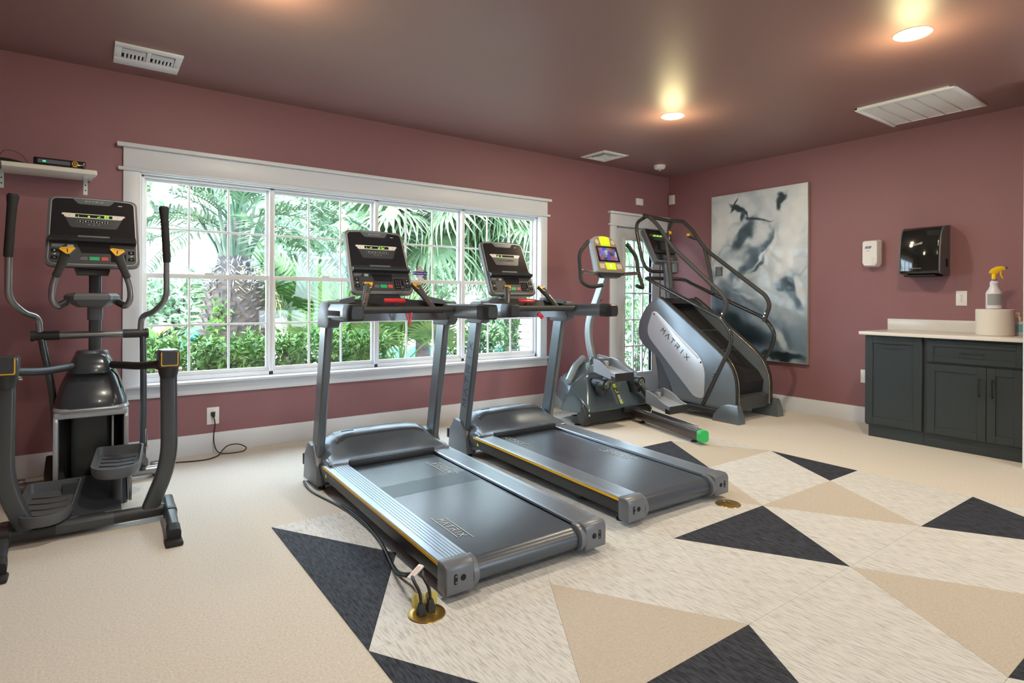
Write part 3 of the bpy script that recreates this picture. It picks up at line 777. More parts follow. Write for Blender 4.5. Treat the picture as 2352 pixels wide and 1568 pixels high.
    for q in ((.126, .140, .0520, .0532), (.126, .140, .0400, .0412), (.126, .1272, .040, .053), (.1388, .14, .040, .053), (.094, .100, .044, .047), (.110, .114, .044, .047)): b.bb(q[0], q[1], q[2], q[3], .0064, .0067)
    b.ob('keypad_marks', M_legend, con, smooth=False)
    b = P()
    for r_ in range(3): b.bb(-.185, -.13 - r_ * .006, .138 - r_ * .006, .1403 - r_ * .006, .006, .0063)
    b.bb(-.118, -.09, .122, .140, .006, .0062)
    b.ob('notice_print', M_legend, con, smooth=False)
    return con

# ================================================================ TREADMILLS
def belt_mat(nt, b):
    N = nt.nodes; Lk = nt.links; tc = N.new('ShaderNodeTexCoord'); mp = N.new('ShaderNodeMapping'); mp.inputs['Scale'].default_value = (1, .25, 1)
    n = N.new('ShaderNodeTexNoise'); n.inputs['Scale'].default_value = 420; n.inputs['Detail'].default_value = 2
    Lk.new(tc.outputs['Object'], mp.inputs[0]); Lk.new(mp.outputs[0], n.inputs['Vector'])
    bp = N.new('ShaderNodeBump'); bp.inputs['Strength'].default_value = .35; bp.inputs['Distance'].default_value = .001
    Lk.new(n.outputs['Fac'], bp.inputs['Height']); Lk.new(bp.outputs[0], b.inputs['Normal'])
    b.inputs['Base Color'].default_value = (.060, .076, .096, 1); b.inputs['Specular IOR Level'].default_value = .75
M_belt = node_mat('running_belt', belt_mat, .27)
M_seam = mat('belt_seam', (.045, .060, .085), .34)
M_print = mat('belt_white_print', (.66, .68, .70), .5)
M_cap = mat('satin_slate_plastic', (.165, .182, .205), .34, metal=.15)
M_hood = mat('hood_satin_slate', (.150, .172, .195), .27, metal=.3)
M_grip = mat('soft_grip', (.05, .05, .048), .55)

def treadmill(loc, rz, label, digits, seam, belt_logos, post_logo, clip):
    T = thing('treadmill', label, 'treadmill', loc, rz, 'treadmills facing the window')
    zt = lambda y: .1458 + .0218 * y
    sl = .0218
    for s in (-1, 1):
        # aluminium side rail with grooves (profile across x, swept along y)
        xo, xi = .4213, .288; prof = [(xo, -.016), (xo, -.003), (xo - .003, 0)]
        for k in range(6):
            g = xo - .022 - k * .0175 if k else xo - .034
            g = xo - .036 - k * .0155
            prof += [(g + .0015, 0), (g + .0010, -.0035), (g - .0010, -.0035), (g - .0015, 0)]
        prof += [(xi + .004, 0), (xi, -.004), (xi, -.016)]
        if s < 0: prof = [(-x, z) for x, z in prof][::-1]
        y0, y1 = .058, 1.50
        r_ = B().loft([[(x, y0, zt(y0) + z) for x, z in prof], [(x, y1, zt(y1) + z) for x, z in prof]]).ob('side_rail', M_alu, T)
        # dark skirt below the rail
        b = B(); q = [(s * .415, -.017), (s * .418, -.03), (s * .405, -.09), (s * .33, -.105), (s * .30, -.10), (s * .30, -.017)]
        b.loft([[(x, .05, zt(.05) + z) for x, z in q], [(x, 1.62, zt(1.62) + z * (1.0)) for x, z in q]]); b.ob('side_frame', M_black, T)
        b = B(); b.loft([[(s * x, y, zt(y) + z) for x, z in ((.4175, -.019), (.4230, -.019), (.4230, -.0055), (.4175, -.0055))] for y in (.05, 1.53)]); b.ob('accent_stripe', M_yellow, r_)
        # rear end cap
        b = B(); x0, x1 = (.296, .424)
        b.prism([(-.0, .034), (.0, .125), (.006, .143), (.022, .151), (.075, .152), (.075, .034), (.02, .029)], 0, min(s * x0, s * x1), max(s * x0, s * x1), .007, 3)
        cap = b.ob('rear_end_cap', M_cap, T)
        b = B(); pts = []
        for i in range(13):
            a = rad(-75 + 165 * i / 12); pts.append((.058 - .062 * cos(a), .084 + .062 * sin(a)))
        pts += [(.075, .146), (.075, .03)]
        xa, xc = sorted((s * .272, s * .300)); b.prism(pts, 0, xa, xc, .003, 1); b.ob('roller_guard', M_cap, cap)
        b = B(); b.cyl((s * .348, -.0012, .092), (s * .348, .004, .092), .0125, 20); b.ob('bolt_hole', M_slot, cap)
        b = B(); b.prism([(p[0] + s * .382, p[1] + .092) for p in rrect(.016, .042, .008)], 1, -.0012, .004); b.ob('slot_hole', M_slot, cap)
        b = B(); b.cyl((s * .38, -.002, .080), (s * .38, .002, .080), .0045, 12); b.cyl((s * .38, -.002, .103), (s * .38, .002, .103), .0045, 12); b.ob('bolt', M_gun, cap)
        # levelling foot
        b = B(); b.cyl((s * .36, .12, 0), (s * .36, .12, .012), .022, 16).cyl((s * .36, .12, .01), (s * .36, .12, .06), .007, 10); b.ob('levelling_foot', M_rubber, T)
        # mid leg bracket
        b = B(); b.prism([(.42, .09), (.60, .09), (.56, .03), (.50, .008), (.46, .02)], 0, min(s * .30, s * .335), max(s * .30, s * .335), .003, 1); b.ob('frame_bracket', M_black, T)
        # belt-edge gap strip
        # post
        b = B(); xo_, xi_ = sorted((s * .4205, s * .372)); z0, z1 = .03, 1.025
        f0 = 1.795
        sec = lambda z: [(x, y - 0, z) for x, y in ((xo_ + .004, f0 - .197 * z), (xi_ - .004, f0 - .197 * z), (xi_, f0 - .197 * z - .005), (xi_, f0 - .197 * z - .100), (xi_ - .010, f0 - .197 * z - .112), (xo_ + .010, f0 - .197 * z - .112), (xo_, f0 - .197 * z - .100), (xo_, f0 - .197 * z - .005))]
        b.loft([sec(z0), sec(z1)]); post = b.ob('upright_post', M_gun, T)
        if post_logo and s < 0:
            for i, ch in enumerate('MATRIX'):
                zc = .40 + i * .086
                M = frame((-.4212, f0 - .197 * zc - .056, zc), (0, -.197, 1), (0, 1, .197))
                b = B(); logo(b, ch, .052, .050, M, .13, .62, 0); b.ob('letter', M_black, post, smooth=False)
        # boot at the foot
        b = B(); xa, xc = sorted((s * .436, s * .352))
        b.prism([(1.60, .028), (1.885, .018), (1.868, .180), (1.792, .268), (1.70, .262), (1.615, .15)], 0, xa, xc, .010, 2); bt_ = b.ob('post_boot', M_cap, T)
        b = B(); b.bb(min(s * .41, s * .435), max(s * .41, s * .435), 1.885, 1.905, .10, .17, .003); b.ob('cord_hook', M_black, bt_)
        b = B(); b.cyl((s * .39, 1.64, 0), (s * .39, 1.64, .03), .02, 14); b.cyl((s * .39, 1.84, 0), (s * .39, 1.84, .02), .02, 14); b.ob('front_foot', M_rubber, T)
        # warning triangle on the frame side
        b = B(); xx = s * .4195; b.prism([(1.46, .118), (1.485, .118), (1.4725, .140)], 0, min(xx, xx + s * .001), max(xx, xx + s * .001)); b.ob('warning_triangle', mat('warning_yellow', (.8, .75, .02), .5), T, smooth=False)
        # clamp bracket at the post head
        b = B(); xa, xc = sorted((s * .430, s * .360))
        b.prism([(p.x, p.y) for p in fillet([(1.43, 1.00, 0), (1.628, 1.00, 0), (1.612, 1.10, 0), (1.56, 1.158, 0), (1.42, 1.158, 0), (1.40, 1.04, 0)], [.02, .012, .03, .03, .01, .02], 4, True)], 0, xa, xc, .006, 2); b.ob('head_bracket', M_graphite, T)
        # side hand rail block with soft cap
        b = B(); ys = [1.50, 1.10, 1.00]
        ye = 1.06 if s < 0 else .912
        def hs(y, k=1.): return [(s * (.386 + px * k * .86), y, 1.098 + pz * k) for px, pz in [(.050, .018), (.040, .044), (-.035, .046), (-.050, .036), (-.052, -.030), (-.040, -.046), (.040, -.046), (.050, -.030)]]
        b.loft([hs(1.50), hs(ye + .11)]); hr = b.ob('side_handle', M_gun, T)
        b = B(); b.loft([hs(ye + .112, 1.02), hs(ye + .053, 1.03), hs(ye + .013, .96), hs(ye, .74)]); b.ob('handle_end_cap', M_black, hr)
        b = B(); xx = s * .4295; b.bb(min(xx, xx - s * .01), max(xx, xx - s * .01) + .0005 * s * 0, ye + .15, 1.42, 1.075, 1.108, .003); b.ob('handle_recess', M_slot, hr)
        b = B(); b.bb(min(s * .424, s * .4305), max(s * .424, s * .4305), ye + .12, 1.43, 1.062, 1.074, .002); b.ob('handle_trim', M_graphite, hr)
        # inner grip with amber sensor pad
        p0 = Vector((s * .235, 1.375, 1.112)); p1 = Vector((s * .165, 1.475, 1.250)); dv = (p1 - p0).normalized()
        b = B(); b.sweep([p0, p0 + dv * .05, p0 + dv * .12, p1], rrect(.040, .032, .014), up=(0, -1, 0), scale=[.85, .95, 1.0, 1.35]); gp = b.ob('pulse_grip', M_grip, T)
        nrm = Vector((0, -.72, .70)).normalized(); cen = p1 + dv * .006 - Vector((0, .012, 0)); Mx = frame(cen, (1, 0, 0), (0, .70, .72))
        pl = [(-.036, .022), (-.030, .032), (.030, .032), (.036, .022), (.008, -.032), (-.008, -.032)]
        pl = [(p[0] - s * .4 * 0, p[1]) for p in pl]
        b = B(); b.M = Mx; b.prism(pl, 2, -.022, .004, .003, 2); b.ob('grip_head', M_grip, gp)
        b = B(); b.M = Mx; b.prism([(p[0] * .80, p[1] * .80) for p in pl], 2, .004, .0055); pad = b.ob('sensor_pad', M_yelpad, gp, smooth=False)
        b = B(); b.M = Mx; b.bb(-.0022, .0022, -.016, .014, .0056, .0062); b.bb(-.014, .014, .017, .0185, .0056, .0062); b.ob('pad_mark', M_slot, gp, smooth=False)
        b = B(); b.sweep([p0 + dv * .03 + nrm * .017, p0 + dv * .115 + nrm * .018], rrect(.014, .004, .0018), up=nrm); b.ob('pulse_contact', M_chrome, gp)
        b = B(); b.cyl(p0 - dv * .012, p0 + dv * .004, .016, 16); b.ob('grip_collar', M_chrome, gp)
    # running bed
    b = B(); y0 = .072
    sec = []
    def at_(y, z): return [(-.281, y, z), (.281, y, z)]
    path = []
    for i in range(9):
        a = rad(-90 + 180 * i / 8); path.append((.068 - .050 * cos(a), .080 + .050 * sin(a)))
    path += [(1.52, .1285 + .0218 * 1.45 - .002), (1.52, .06), (.9, .045)]
    b.prism(path, 0, -.281, .281); belt = b.ob('running_belt', M_belt, T, ang=25)
    zb = lambda y: .130 + (y - .068) * ((.1285 + .0218 * 1.45 - .002 - .130) / (1.52 - .068)) + .0006
    if seam:
        b = B(); ya, yb_ = .855, 1.035
        b.add([(-.281, ya - .006, zb(ya)), (.281, ya + .006, zb(ya)), (.281, yb_ + .006, zb(yb_)), (-.281, yb_ - .006, zb(yb_))], [(0, 1, 2, 3)]); b.ob('belt_seam', M_seam, belt, smooth=False)
    for (lx, ly, flip) in belt_logos:
        ex = Vector((0, -1, -.018)) if not flip else Vector((0, 1, .018)); ey = Vector((1, 0, 0)) if not flip else Vector((-1, 0, 0))
        M = frame((lx, ly, zb(ly) + .0008), ex, ey)
        b = B(); logo(b, 'MATRIX', .027, .032, M, .12, .55, .15)
        for sy, sx in ((1, .02), (-1, -.02)):
            b.M = M; b.bb(-.125 + sx, .125 + sx, sy * .030 - .0018, sy * .030 + .0018, 0, .0006); b.M = None
        b.ob('belt_lettering', M_print, belt, smooth=False)
    b = B(); b.bb(-.29, .29, .30, 1.60, .03, .09, .005); b.ob('deck_frame', M_black, T)
    b = B(); b.cyl((-.30, .068, .080), (.30, .068, .080), .046, 20); b.ob('rear_roller', M_gun, T)
    b = B()
    for s in (-1, 1): b.bb(min(s * .281, s * .29), max(s * .281, s * .29), .08, 1.5, .06, .112)
    b.ob('belt_gap', M_slot, T, smooth=False)
    # motor hood: arched in plan and section
    b = B(); secs = []
    for x in (-.405, -.392, -.36, -.30, -.15, 0, .15, .30, .36, .392, .405):
        e = abs(x) / .405; drop = .0 if e < .72 else (e - .72) / .28; k = 1 - .42 * drop ** 2; cr_ = .012 * (1 - e * e)
        secs.append([(x, 1.845 - .02 * drop, .03), (x, 1.86 - .03 * drop, .18 * k + .03), (x, 1.83 - .03 * drop, (.292 + cr_) * k), (x, 1.78, (.315 + cr_) * k), (x, 1.70 - .01 * drop, (.308 + cr_) * k + .0),
                     (x, 1.655 - .04 * drop, (.285 + cr_) * k - .01 * drop), (x, 1.60 - .07 * drop, .245 - .03 * drop), (x, 1.545 - .075 * drop, .203 - .008 * drop), (x, 1.50 - .055 * drop, .190), (x, 1.455, .1825), (x, 1.452, .165), (x, 1.50, .05)])
    b.loft(secs); hood = b.ob('motor_hood', M_hood, T, ang=30, sub=1)
    b = B(); secs = []
    for x in (-.300, -.285, -.25, -.12, 0, .12, .25, .285, .300):
        e = abs(x) / .30; w = 1 - .55 * max(0, (e - .8) / .2) ** 2; cz = .262; hy = .038 * w; cr_ = .006 * (1 - e * e)
        secs.append([(x, 1.628 + hy * 1.0 + .0, cz + hy * .85 + cr_ + .004), (x, 1.622, cz - .004), (x, 1.618 - hy * 1.0, cz - hy * 1.0 - .002), (x, 1.60 - hy, cz - hy - .012), (x, 1.60 - hy + .02, cz - hy - .02), (x, 1.66, cz - .02), (x, 1.69, cz + .01)])
    b.loft(secs); b.ob('hood_scoop', mat('hood_dark_panel', (.075, .08, .085), .38), hood, ang=30)
    b = B(); b.prism([(p.x, p.y) for p in fillet([(-.285, 1.448, 0), (.285, 1.448, 0), (.285, 1.475, 0), (.26, 1.502, 0), (-.26, 1.502, 0), (-.285, 1.475, 0)], [.004, .004, .02, .02, .02, .02], 4, True)], 2, .158, .200, .005, 2); b.ob('hood_lip', M_black, hood)
    b = B(); b.bb(-.25, -.17, 1.70, 1.706, .322, .326); b.ob('hood_mark', M_slot, hood, smooth=False)
    # dash and cross bar
    b = B(); b.loft([[(x, 1.50 + .06 * (1 - (x / .37) ** 2), 1.045), (x, 1.44 + .05 * (1 - (x / .37) ** 2), 1.06), (x, 1.43 + .05 * (1 - (x / .37) ** 2), 1.10), (x, 1.52 + .05 * (1 - (x / .37) ** 2), 1.172 - .02 * (x / .37) ** 2), (x, 1.62, 1.182 - .035 * (x / .37) ** 2), (x, 1.63, 1.10)] for x in [-.37 + .74 * i / 12 for i in range(13)]]); dash = b.ob('dash_panel', M_black, T, ang=30)
    pts = [(-.335, 1.30, 1.108)] + [(-.33 + .66 * i / 14, 1.30 + .085 * sin(pi * i / 14), 1.108) for i in range(15)] + [(.335, 1.30, 1.108)]
    b = B(); b.tube(pts, .019, 14); b.ob('cross_bar', M_grip, T)
    b = B(); b.loft([[(x, 1.40 + .08 * (1 - (x / .35) ** 2), 1.036), (x, 1.40 + .08 * (1 - (x / .35) ** 2), 1.082), (x, 1.50, 1.082), (x, 1.50, 1.036)] for x in [-.35 + .7 * i / 10 for i in range(11)]]); b.ob('front_beam', M_gun, T, ang=30)
    b = B()
    for s in (-1, 1): b.loft([[(s * .355, 1.44, 1.165), (s * .355, 1.60, 1.150), (s * .355, 1.60, 1.140), (s * .355, 1.44, 1.140)], [(s * .25, 1.47, 1.190), (s * .25, 1.62, 1.185), (s * .25, 1.62, 1.150), (s * .25, 1.47, 1.150)]])
    b.ob('accessory_tray', M_graphite, dash, ang=30)
    b = B(); b.loft([[(-.115, 1.58, 1.16), (.115, 1.58, 1.16), (.115, 1.69, 1.16), (-.115, 1.69, 1.16)], [(-.10, 1.645, 1.225), (.10, 1.645, 1.225), (.10, 1.70, 1.27), (-.10, 1.70, 1.27)]]); b.ob('console_neck', M_black, T)
    # stop bar
    b = B(); b.box((.008, 1.468, 1.162), (.140, .032, .020), .006, M=Matrix.Rotation(rad(35), 4, 'X')); sb_ = b.ob('emergency_stop_bar', M_red, T)
    b = B(); b.cyl((.008, 1.475, 1.150), (.008, 1.45, 1.128), .010, 12); b.ob('stop_socket', M_black, sb_)
    # safety clip on its cord
    if clip == 'clip':
        b = B(); b.loft([[(.028, 1.345, 1.085), (.040, 1.345, 1.085), (.040, 1.357, 1.085), (.028, 1.357, 1.085)], [(.046, 1.345, 1.040), (.056, 1.345, 1.040), (.056, 1.357, 1.040), (.046, 1.357, 1.040)], [(.062, 1.347, 1.000), (.066, 1.347, 1.000), (.066, 1.353, 1.0), (.062, 1.353, 1.0)]])
        b.loft([[(.062, 1.345, 1.088), (.074, 1.345, 1.088), (.074, 1.357, 1.088), (.062, 1.357, 1.088)], [(.055, 1.345, 1.040), (.064, 1.345, 1.040), (.064, 1.357, 1.040), (.055, 1.357, 1.040)], [(.062, 1.347, 1.002), (.067, 1.347, 1.002), (.067, 1.353, 1.002), (.062, 1.353, 1.002)]])
        sc_ = b.ob('safety_clip', M_red, T)
    else:
        b = B(); b.box((.05, 1.352, 1.052), (.055, .022, .030), .007, M=Matrix.Rotation(rad(38), 4, 'Y')); sc_ = b.ob('safety_key', M_red, T)
    b = B(); b.tube([(.012, 1.45, 1.14), (.02, 1.38, 1.12), (.03, 1.352, 1.10), (.05, 1.352, 1.075)], .0022, 6); b.ob('safety_cord', M_black, sc_)
    # console
    vdir = Vector((0, .42, .907)).normalized(); nd = Vector((0, -vdir.z, vdir.y))
    M = Matrix(((1, 0, 0, 0), (0, vdir.y, nd.y, 1.615), (0, vdir.z, nd.z, 1.205), (0, 0, 0, 1)))
    console(T, M, digits)
    return T

treadmill((1.5355, 1.9455, 0), -.0125, 'near treadmill with a dark seam band across its belt', 'i ir   olkr ', True, [(-.20, .36, False), (.185, 1.16, True)], False, 'clip')
treadmill((2.6589, 2.0493, 0), -.0159, 'far treadmill with a plain belt, next to the lateral trainer', 'or d        ', False, [(-.205, 1.33, False), (.195, .69, True)], True, 'key')
# ================================================================ ELLIPTICAL
M_gunD = mat('dark_powder_coat', (.060, .070, .078), .30, metal=.25, coat=.3, coat_rough=.12)
M_dome = mat('shroud_gloss_charcoal', (.050, .058, .068), .22, metal=.2, coat=.3)
M_silvdark = mat('satin_steel_tube', (.30, .31, .32), .28, metal=.8)
def elliptical():
    AX, AY = .014, 3.9
    E = thing('elliptical_trainer', 'black elliptical trainer with tall swing handles at the left of the window', 'elliptical', (AX, AY, 0))
    def P(): b = B(); b.M = Matrix.Translation((0, -AY, 0)); return b
    # base
    b = P(); b.tube([(-.34, 3.585, .055), (.34, 3.585, .055)], .032, 18); base = b.ob('rear_crossbar', M_black, E)
    b = P(); b.tube([(-.14, 3.585, .055), (.09, 3.585, .055)], .0335, 18); b.ob('crossbar_sleeve', M_gunD, base)
    b = P(); b.bb(-.06, .06, 3.60, 4.46, .025, .085, .01); b.ob('base_rail', M_black, E)
    b = P(); b.loft([[(x, 3.60, .06), (x, 3.62, .085), (x, 3.80, .13), (x, 3.98, .19), (x, 4.0, .05)] for x in (-.125, -.10, .10, .125)]); b.ob('base_cover', M_gunD, E, ang=30)
    b = P(); b.tube([(-.37, 4.44, .055), (.375, 4.44, .055)], .030, 18); fb = b.ob('front_crossbar', M_silvdark, E)
    for s in (-1, 1):
        b = P(); b.lathe([(.001, -.018), (.04, -.018), (.045, -.01), (.045, .01), (.04, .018), (.001, .018)], (s * .345, 4.50, .046), 18, axis=0); b.ob('transport_wheel', M_rubber, fb)
        b = P(); b.bb(s * .345 - .03, s * .345 + .03, 4.44, 4.51, .06, .095, .008); b.ob('wheel_bracket', M_silvdark, fb)
        # rear stabiliser foot
        b = P(); b.sweep([(s * .338, 3.70, .068), (s * .330, 3.46, .060), (s * .320, 3.24, .047)], rrect(.055, .052, .018)); sf = b.ob('stabiliser', M_gunD, E)
        b = P(); b.sweep([(s * .321, 3.268, .049), (s * .318, 3.19, .042)], rrect(.060, .062, .016)); b.box((s * .318, 3.186, .012), (.072, .075, .024), .008); b.ob('rubber_foot', M_rubber, sf)
        b = P(); b.sweep([(s * .3315, 3.50, .061), (s * .330, 3.47, .060)], rrect(.062, .060, .02)); b.ob('foot_collar', M_black, sf)
        b = P(); b.tube([(s * .338, 3.70, .06), (s * .338, 3.585, .055)], .030, 14); b.ob('tube_elbow', M_silvdark, sf)
        # curved leg
        path = fillet([(s * .248, 3.585, .07), (s * .335, 3.585, .30), (s * .330, 3.60, .80)], .22, 10)
        b = P(); b.sweep(path, rrect(.052, .078, .016), up=(1, 0, 0)); lg = b.ob('side_upright', M_gunD, E)
        # pivot box on top of the leg
        b = P(); b.loft([[(s * .330 + x * .038, 3.60 + y * .05, .748) for x, y in circ(1, 16)], [(s * .330 + x * .046, 3.60 + y * .06, .775) for x, y in circ(1, 16)], [(s * .330 + x * .050, 3.60 + y * .062, .812) for x, y in circ(1, 16)]]); b.ob('pivot_collar', M_black, lg)
        b = P(); b.bb(s * .330 - .050, s * .330 + .050, 3.535, 3.68, .805, .898, .016, 3); pbx = b.ob('pivot_housing', M_gunD, E)
        b = P(); b.prism([(s * .330 + x * .9, .853 + z * .95) for x, z in rrect(.088, .078, .008)], 1, 3.5335, 3.536); b.ob('accent_frame', M_yellow, pbx)
        b = P(); b.prism([(s * .330 + x, .857 + z) for x, z in rrect(.070, .072, .006)], 1, 3.5325, 3.536); b.ob('housing_face', M_lower, pbx)
        for q in (-1, 1): b = P(); b.cyl((s * .330 + q * .047, 3.60, .79), (s * .330 + q * .062, 3.60, .79), .012, 12); b.ob('pivot_bolt', M_chrome, pbx)
        # arm to the drive housing
        path = fillet([(s * .300, 3.62, .822), (s * .22, 3.76, .800), (s * .095, 3.99, .795)], .08, 5)
        b = P(); b.tube(path, .021, 14); b.ob('suspension_arm', M_black, E)
        # moving handle
        path = fillet([(s * .338, 3.98, 1.70), (s * .356, 4.0, 1.44), (s * .362, 4.06, 1.16), (s * .30, 4.13, 1.085), (s * .243, 4.19, 1.062), (s * .238, 4.2, .96)], [0, .2, .09, .03, .05, 0], 7)
        b = P(); b.tube(path, .0165, 14); mh = b.ob('swing_handle', M_silvdark, E)
        b = P(); gp = [(s * .338, 3.978, 1.712), (s * .3385, 3.979, 1.70), (s * .341, 3.98, 1.655), (s * .348, 3.99, 1.56), (s * .3575, 4.008, 1.405), (s * .3585, 4.012, 1.385)]
        b.tube(gp, .021, 16, scale=[.9, 1.28, 1.05, .98, 1.0, .95]); b.ob('handle_grip', M_rubber, mh)
    # pivot tube
    b = P(); b.tube([(-.272, 4.2, .957), (.282, 4.2, .957)], .022, 18); pt_ = b.ob('pivot_tube', M_silvdark, E)
    for s in (-1, 1):
        b = P(); b.tube([(s * .15, 4.2, .957), (s * .262, 4.2, .957)], .0265, 18); b.tube([(s * .262, 4.2, .957), (s * .278, 4.2, .957)], .031, 18); b.ob('pivot_sleeve', M_black, pt_)
    # links
    b = P(); b.tube(fillet([(-.232, 4.2, .95), (-.178, 4.2, .62), (-.160, 4.22, .24)], .1), .018, 14); ll = b.ob('swing_link', M_gunD, E)
    b = P(); b.tube(fillet([(.252, 4.2, .95), (.256, 4.19, .6), (.250, 4.16, .13)], .1), .018, 14); lr = b.ob('swing_link', M_gunD, E)
    b = P(); b.cyl((.268, 4.16, .27), (.268, 4.16, .38), .007, 8); b.cyl((.268, 4.16, .25), (.268, 4.16, .27), .011, 10); b.ob('link_rod', M_chrome, lr)
    # drive housing: lower box with open dark front
    b = P()
    for s in (-1, 1): b.prism([(4.50, .06), (3.985, .075), (3.962, .50), (3.985, .545), (4.50, .545)], 0, min(s * .148, s * .170), max(s * .148, s * .170), .005, 2)
    b.bb(-.165, .165, 3.968, 4.5, .512, .548, .008)
    hs = b.ob('drive_housing', M_silver, E)
    b = P(); b.bb(-.150, .150, 4.16, 4.19, .07, .52); b.ob('housing_void', M_slot, hs, smooth=False)
    b = P(); b.prism([(p[0], p[1] + 4.15) for p in rrect(.19, .16, .03)], 2, .07, .515); b.ob('centre_panel', mat('panel_dark_green_grey', (.028, .036, .036), .35), hs)
    b = P(); b.bb(.092, .102, 4.02, 4.04, .10, .50, .002); b.ob('panel_edge', M_silver, hs)
    b = P(); b.bb(-.16, .16, 4.2, 4.5, .06, .52); b.ob('rear_box', M_black, hs, smooth=False)
    b = P(); b.loft([[(x * (.171) / .5, 4.235 + y * .55, .545) for x, y in rrect(1, 1, .16)], [(x * .176 / .5, 4.235 + y * .56, .556) for x, y in rrect(1, 1, .16)], [(x * .171 / .5, 4.235 + y * .55, .568) for x, y in rrect(1, 1, .16)]]); b.ob('trim_band', M_silver, hs)
    b = P(); secs = []
    for z, w, y0, y1 in ((.566, .168, 3.955, 4.50), (.60, .166, 3.960, 4.49), (.66, .150, 3.985, 4.47), (.72, .127, 4.015, 4.44), (.765, .108, 4.04, 4.42)):
        secs.append([(x * 2 * w, (y0 + y1) / 2 + y * (y1 - y0), z) for x, y in rrect(1, 1, .22)])
    b.loft(secs); dm = b.ob('drive_cover', M_dome, E, ang=50)
    b = P(); secs = []
    for z, w, y0, y1 in ((.752, .106, 3.985, 4.38), (.79, .104, 3.990, 4.37), (.835, .085, 4.02, 4.35), (.852, .072, 4.04, 4.33)):
        secs.append([(x * 2 * w, (y0 + y1) / 2 + y * (y1 - y0), z) for x, y in rrect(1, 1, .25)])
    b.loft(secs); b.ob('cover_cap', M_dome, dm, ang=50)
    b = P(); b.lathe([(.001, .868), (.070, .866), (.078, .858), (.080, .846)], (0, 4.18, 0), 26); b.ob('cap_ring', M_graphite, dm)
    b = P(); b.tube([(.085, 4.02, .77), (.118, 3.99, .73), (.135, 3.985, .66)], .004, 6); b.ob('cover_groove', M_slot, dm)
    # mast
    b = P(); b.sweep([(.014, 4.235, .84), (.014, 4.215, 1.40)], rrect(.090, .062, .014), up=(1, 0, 0)); ms = b.ob('mast', M_gunD, E)
    b = P(); b.sweep([(.014, 4.22, 1.045), (.014, 4.216, 1.15)], rrect(.105, .076, .018), up=(1, 0, 0)); b.ob('mast_collar', M_graphite, ms)
    # accessory tray
    b = P(); secs = []
    for z, w, y0, y1 in ((1.118, .070, 4.0, 4.16), (1.128, .085, 3.96, 4.18), (1.162, .128, 3.92, 4.19), (1.182, .128, 3.92, 4.19), (1.196, .112, 3.93, 4.18)):
        secs.append([(x * 2 * w, (y0 + y1) / 2 + y * (y1 - y0), z) for x, y in ((-.5, .5), (-.5, -.15), (-.32, -.5), (.32, -.5), (.5, -.15), (.5, .5))])
    b.loft(secs); ty = b.ob('accessory_tray', M_graphite, E, ang=20)
    b = P(); b.prism([(-.095, 4.16), (-.095, 4.02), (-.06, 3.955), (.06, 3.955), (.095, 4.02), (.095, 4.16)], 2, 1.1965, 1.198); b.ob('tray_well', M_black, ty, smooth=False)
    for s in (-1, 1):
        path = fillet([(s * .105, 4.0, 1.155), (s * .155, 3.95, 1.120), (s * .176, 3.93, 1.165), (s * .172, 3.925, 1.245), (s * .145, 3.90, 1.315)], [0, .04, .04, .04, 0], 5)
        b = P(); b.tube(path, .0165, 14); fg = b.ob('fixed_handle', M_silvdark, E)
        b = P(); b.cyl((s * .118, 3.985, 1.146), (s * .150, 3.955, 1.126), .019, 14); b.ob('handle_sleeve', M_black, fg)
        p0 = Vector((s * .158, 3.912, 1.285)); p1 = Vector((s * .112, 3.865, 1.405)); dv = (p1 - p0).normalized()
        b = P(); b.sweep([p0, p0 + dv * .012, p0 + dv * .03, p1], rrect(.034, .036, .013), up=(0, -1, 0), scale=[1.0, 1.15, 1.05, 1.5]); b.ob('grip_body', M_grip, fg)
        nrm = Vector((0, -.78, .62)).normalized(); Mx = Matrix.Translation((0, -AY, 0)) @ frame(p1 + Vector((-s * .004, -.016, .012)), (1, s * .0, -s * .12), (0, .62, .78))
        pl = [(-.040, .016), (-.030, .030), (.030, .030), (.040, .016), (.008, -.026), (-.008, -.026)]
        b = B(); b.M = Mx; b.prism(pl, 2, -.024, .004, .003, 2); b.ob('grip_head', M_grip, fg)
        b = B(); b.M = Mx; b.prism([(x * .86, y * .86) for x, y in pl], 2, .004, .0055); b.ob('sensor_pad', M_yelpad, fg, smooth=False)
        b = B(); b.M = Mx; b.bb(-.0022, .0022, -.013, .012, .0056, .0062)
        for q in ((-.024, .024, .0165, .018),): b.bb(*q, .0056, .0062)
        b.ob('pad_mark', M_slot, fg, smooth=False)
        b = P(); b.sweep([p0 + dv * .02 + nrm * .019 - Vector((s * -.006, 0, 0)), p0 + dv * .10 + nrm * .022], rrect(.012, .004, .0018), up=nrm); b.ob('pulse_contact', M_chrome, fg)
    # pedals: tray with raised rim
    def pedal(c, yaw, pitch, Lp, Wp, label=None):
        Mx = Matrix.Translation((c[0], c[1] - AY, c[2])) @ Matrix.Rotation(yaw, 4, 'Z') @ Matrix.Rotation(pitch, 4, 'X')
        ol = [(p.x, p.y) for p in fillet([(-Wp / 2, -Lp * .30, 0), (-Wp * .25, -Lp / 2, 0), (Wp * .25, -Lp / 2, 0), (Wp / 2, -Lp * .30, 0), (Wp / 2, Lp / 2, 0), (-Wp / 2, Lp / 2, 0)], [.06, .06, .06, .06, .02, .02], 5, True)]
        def rim(y): return .026 + .028 * max(0, (y + Lp * .2) / (Lp * .7)) ** 1.2
        b = B(); b.M = Mx
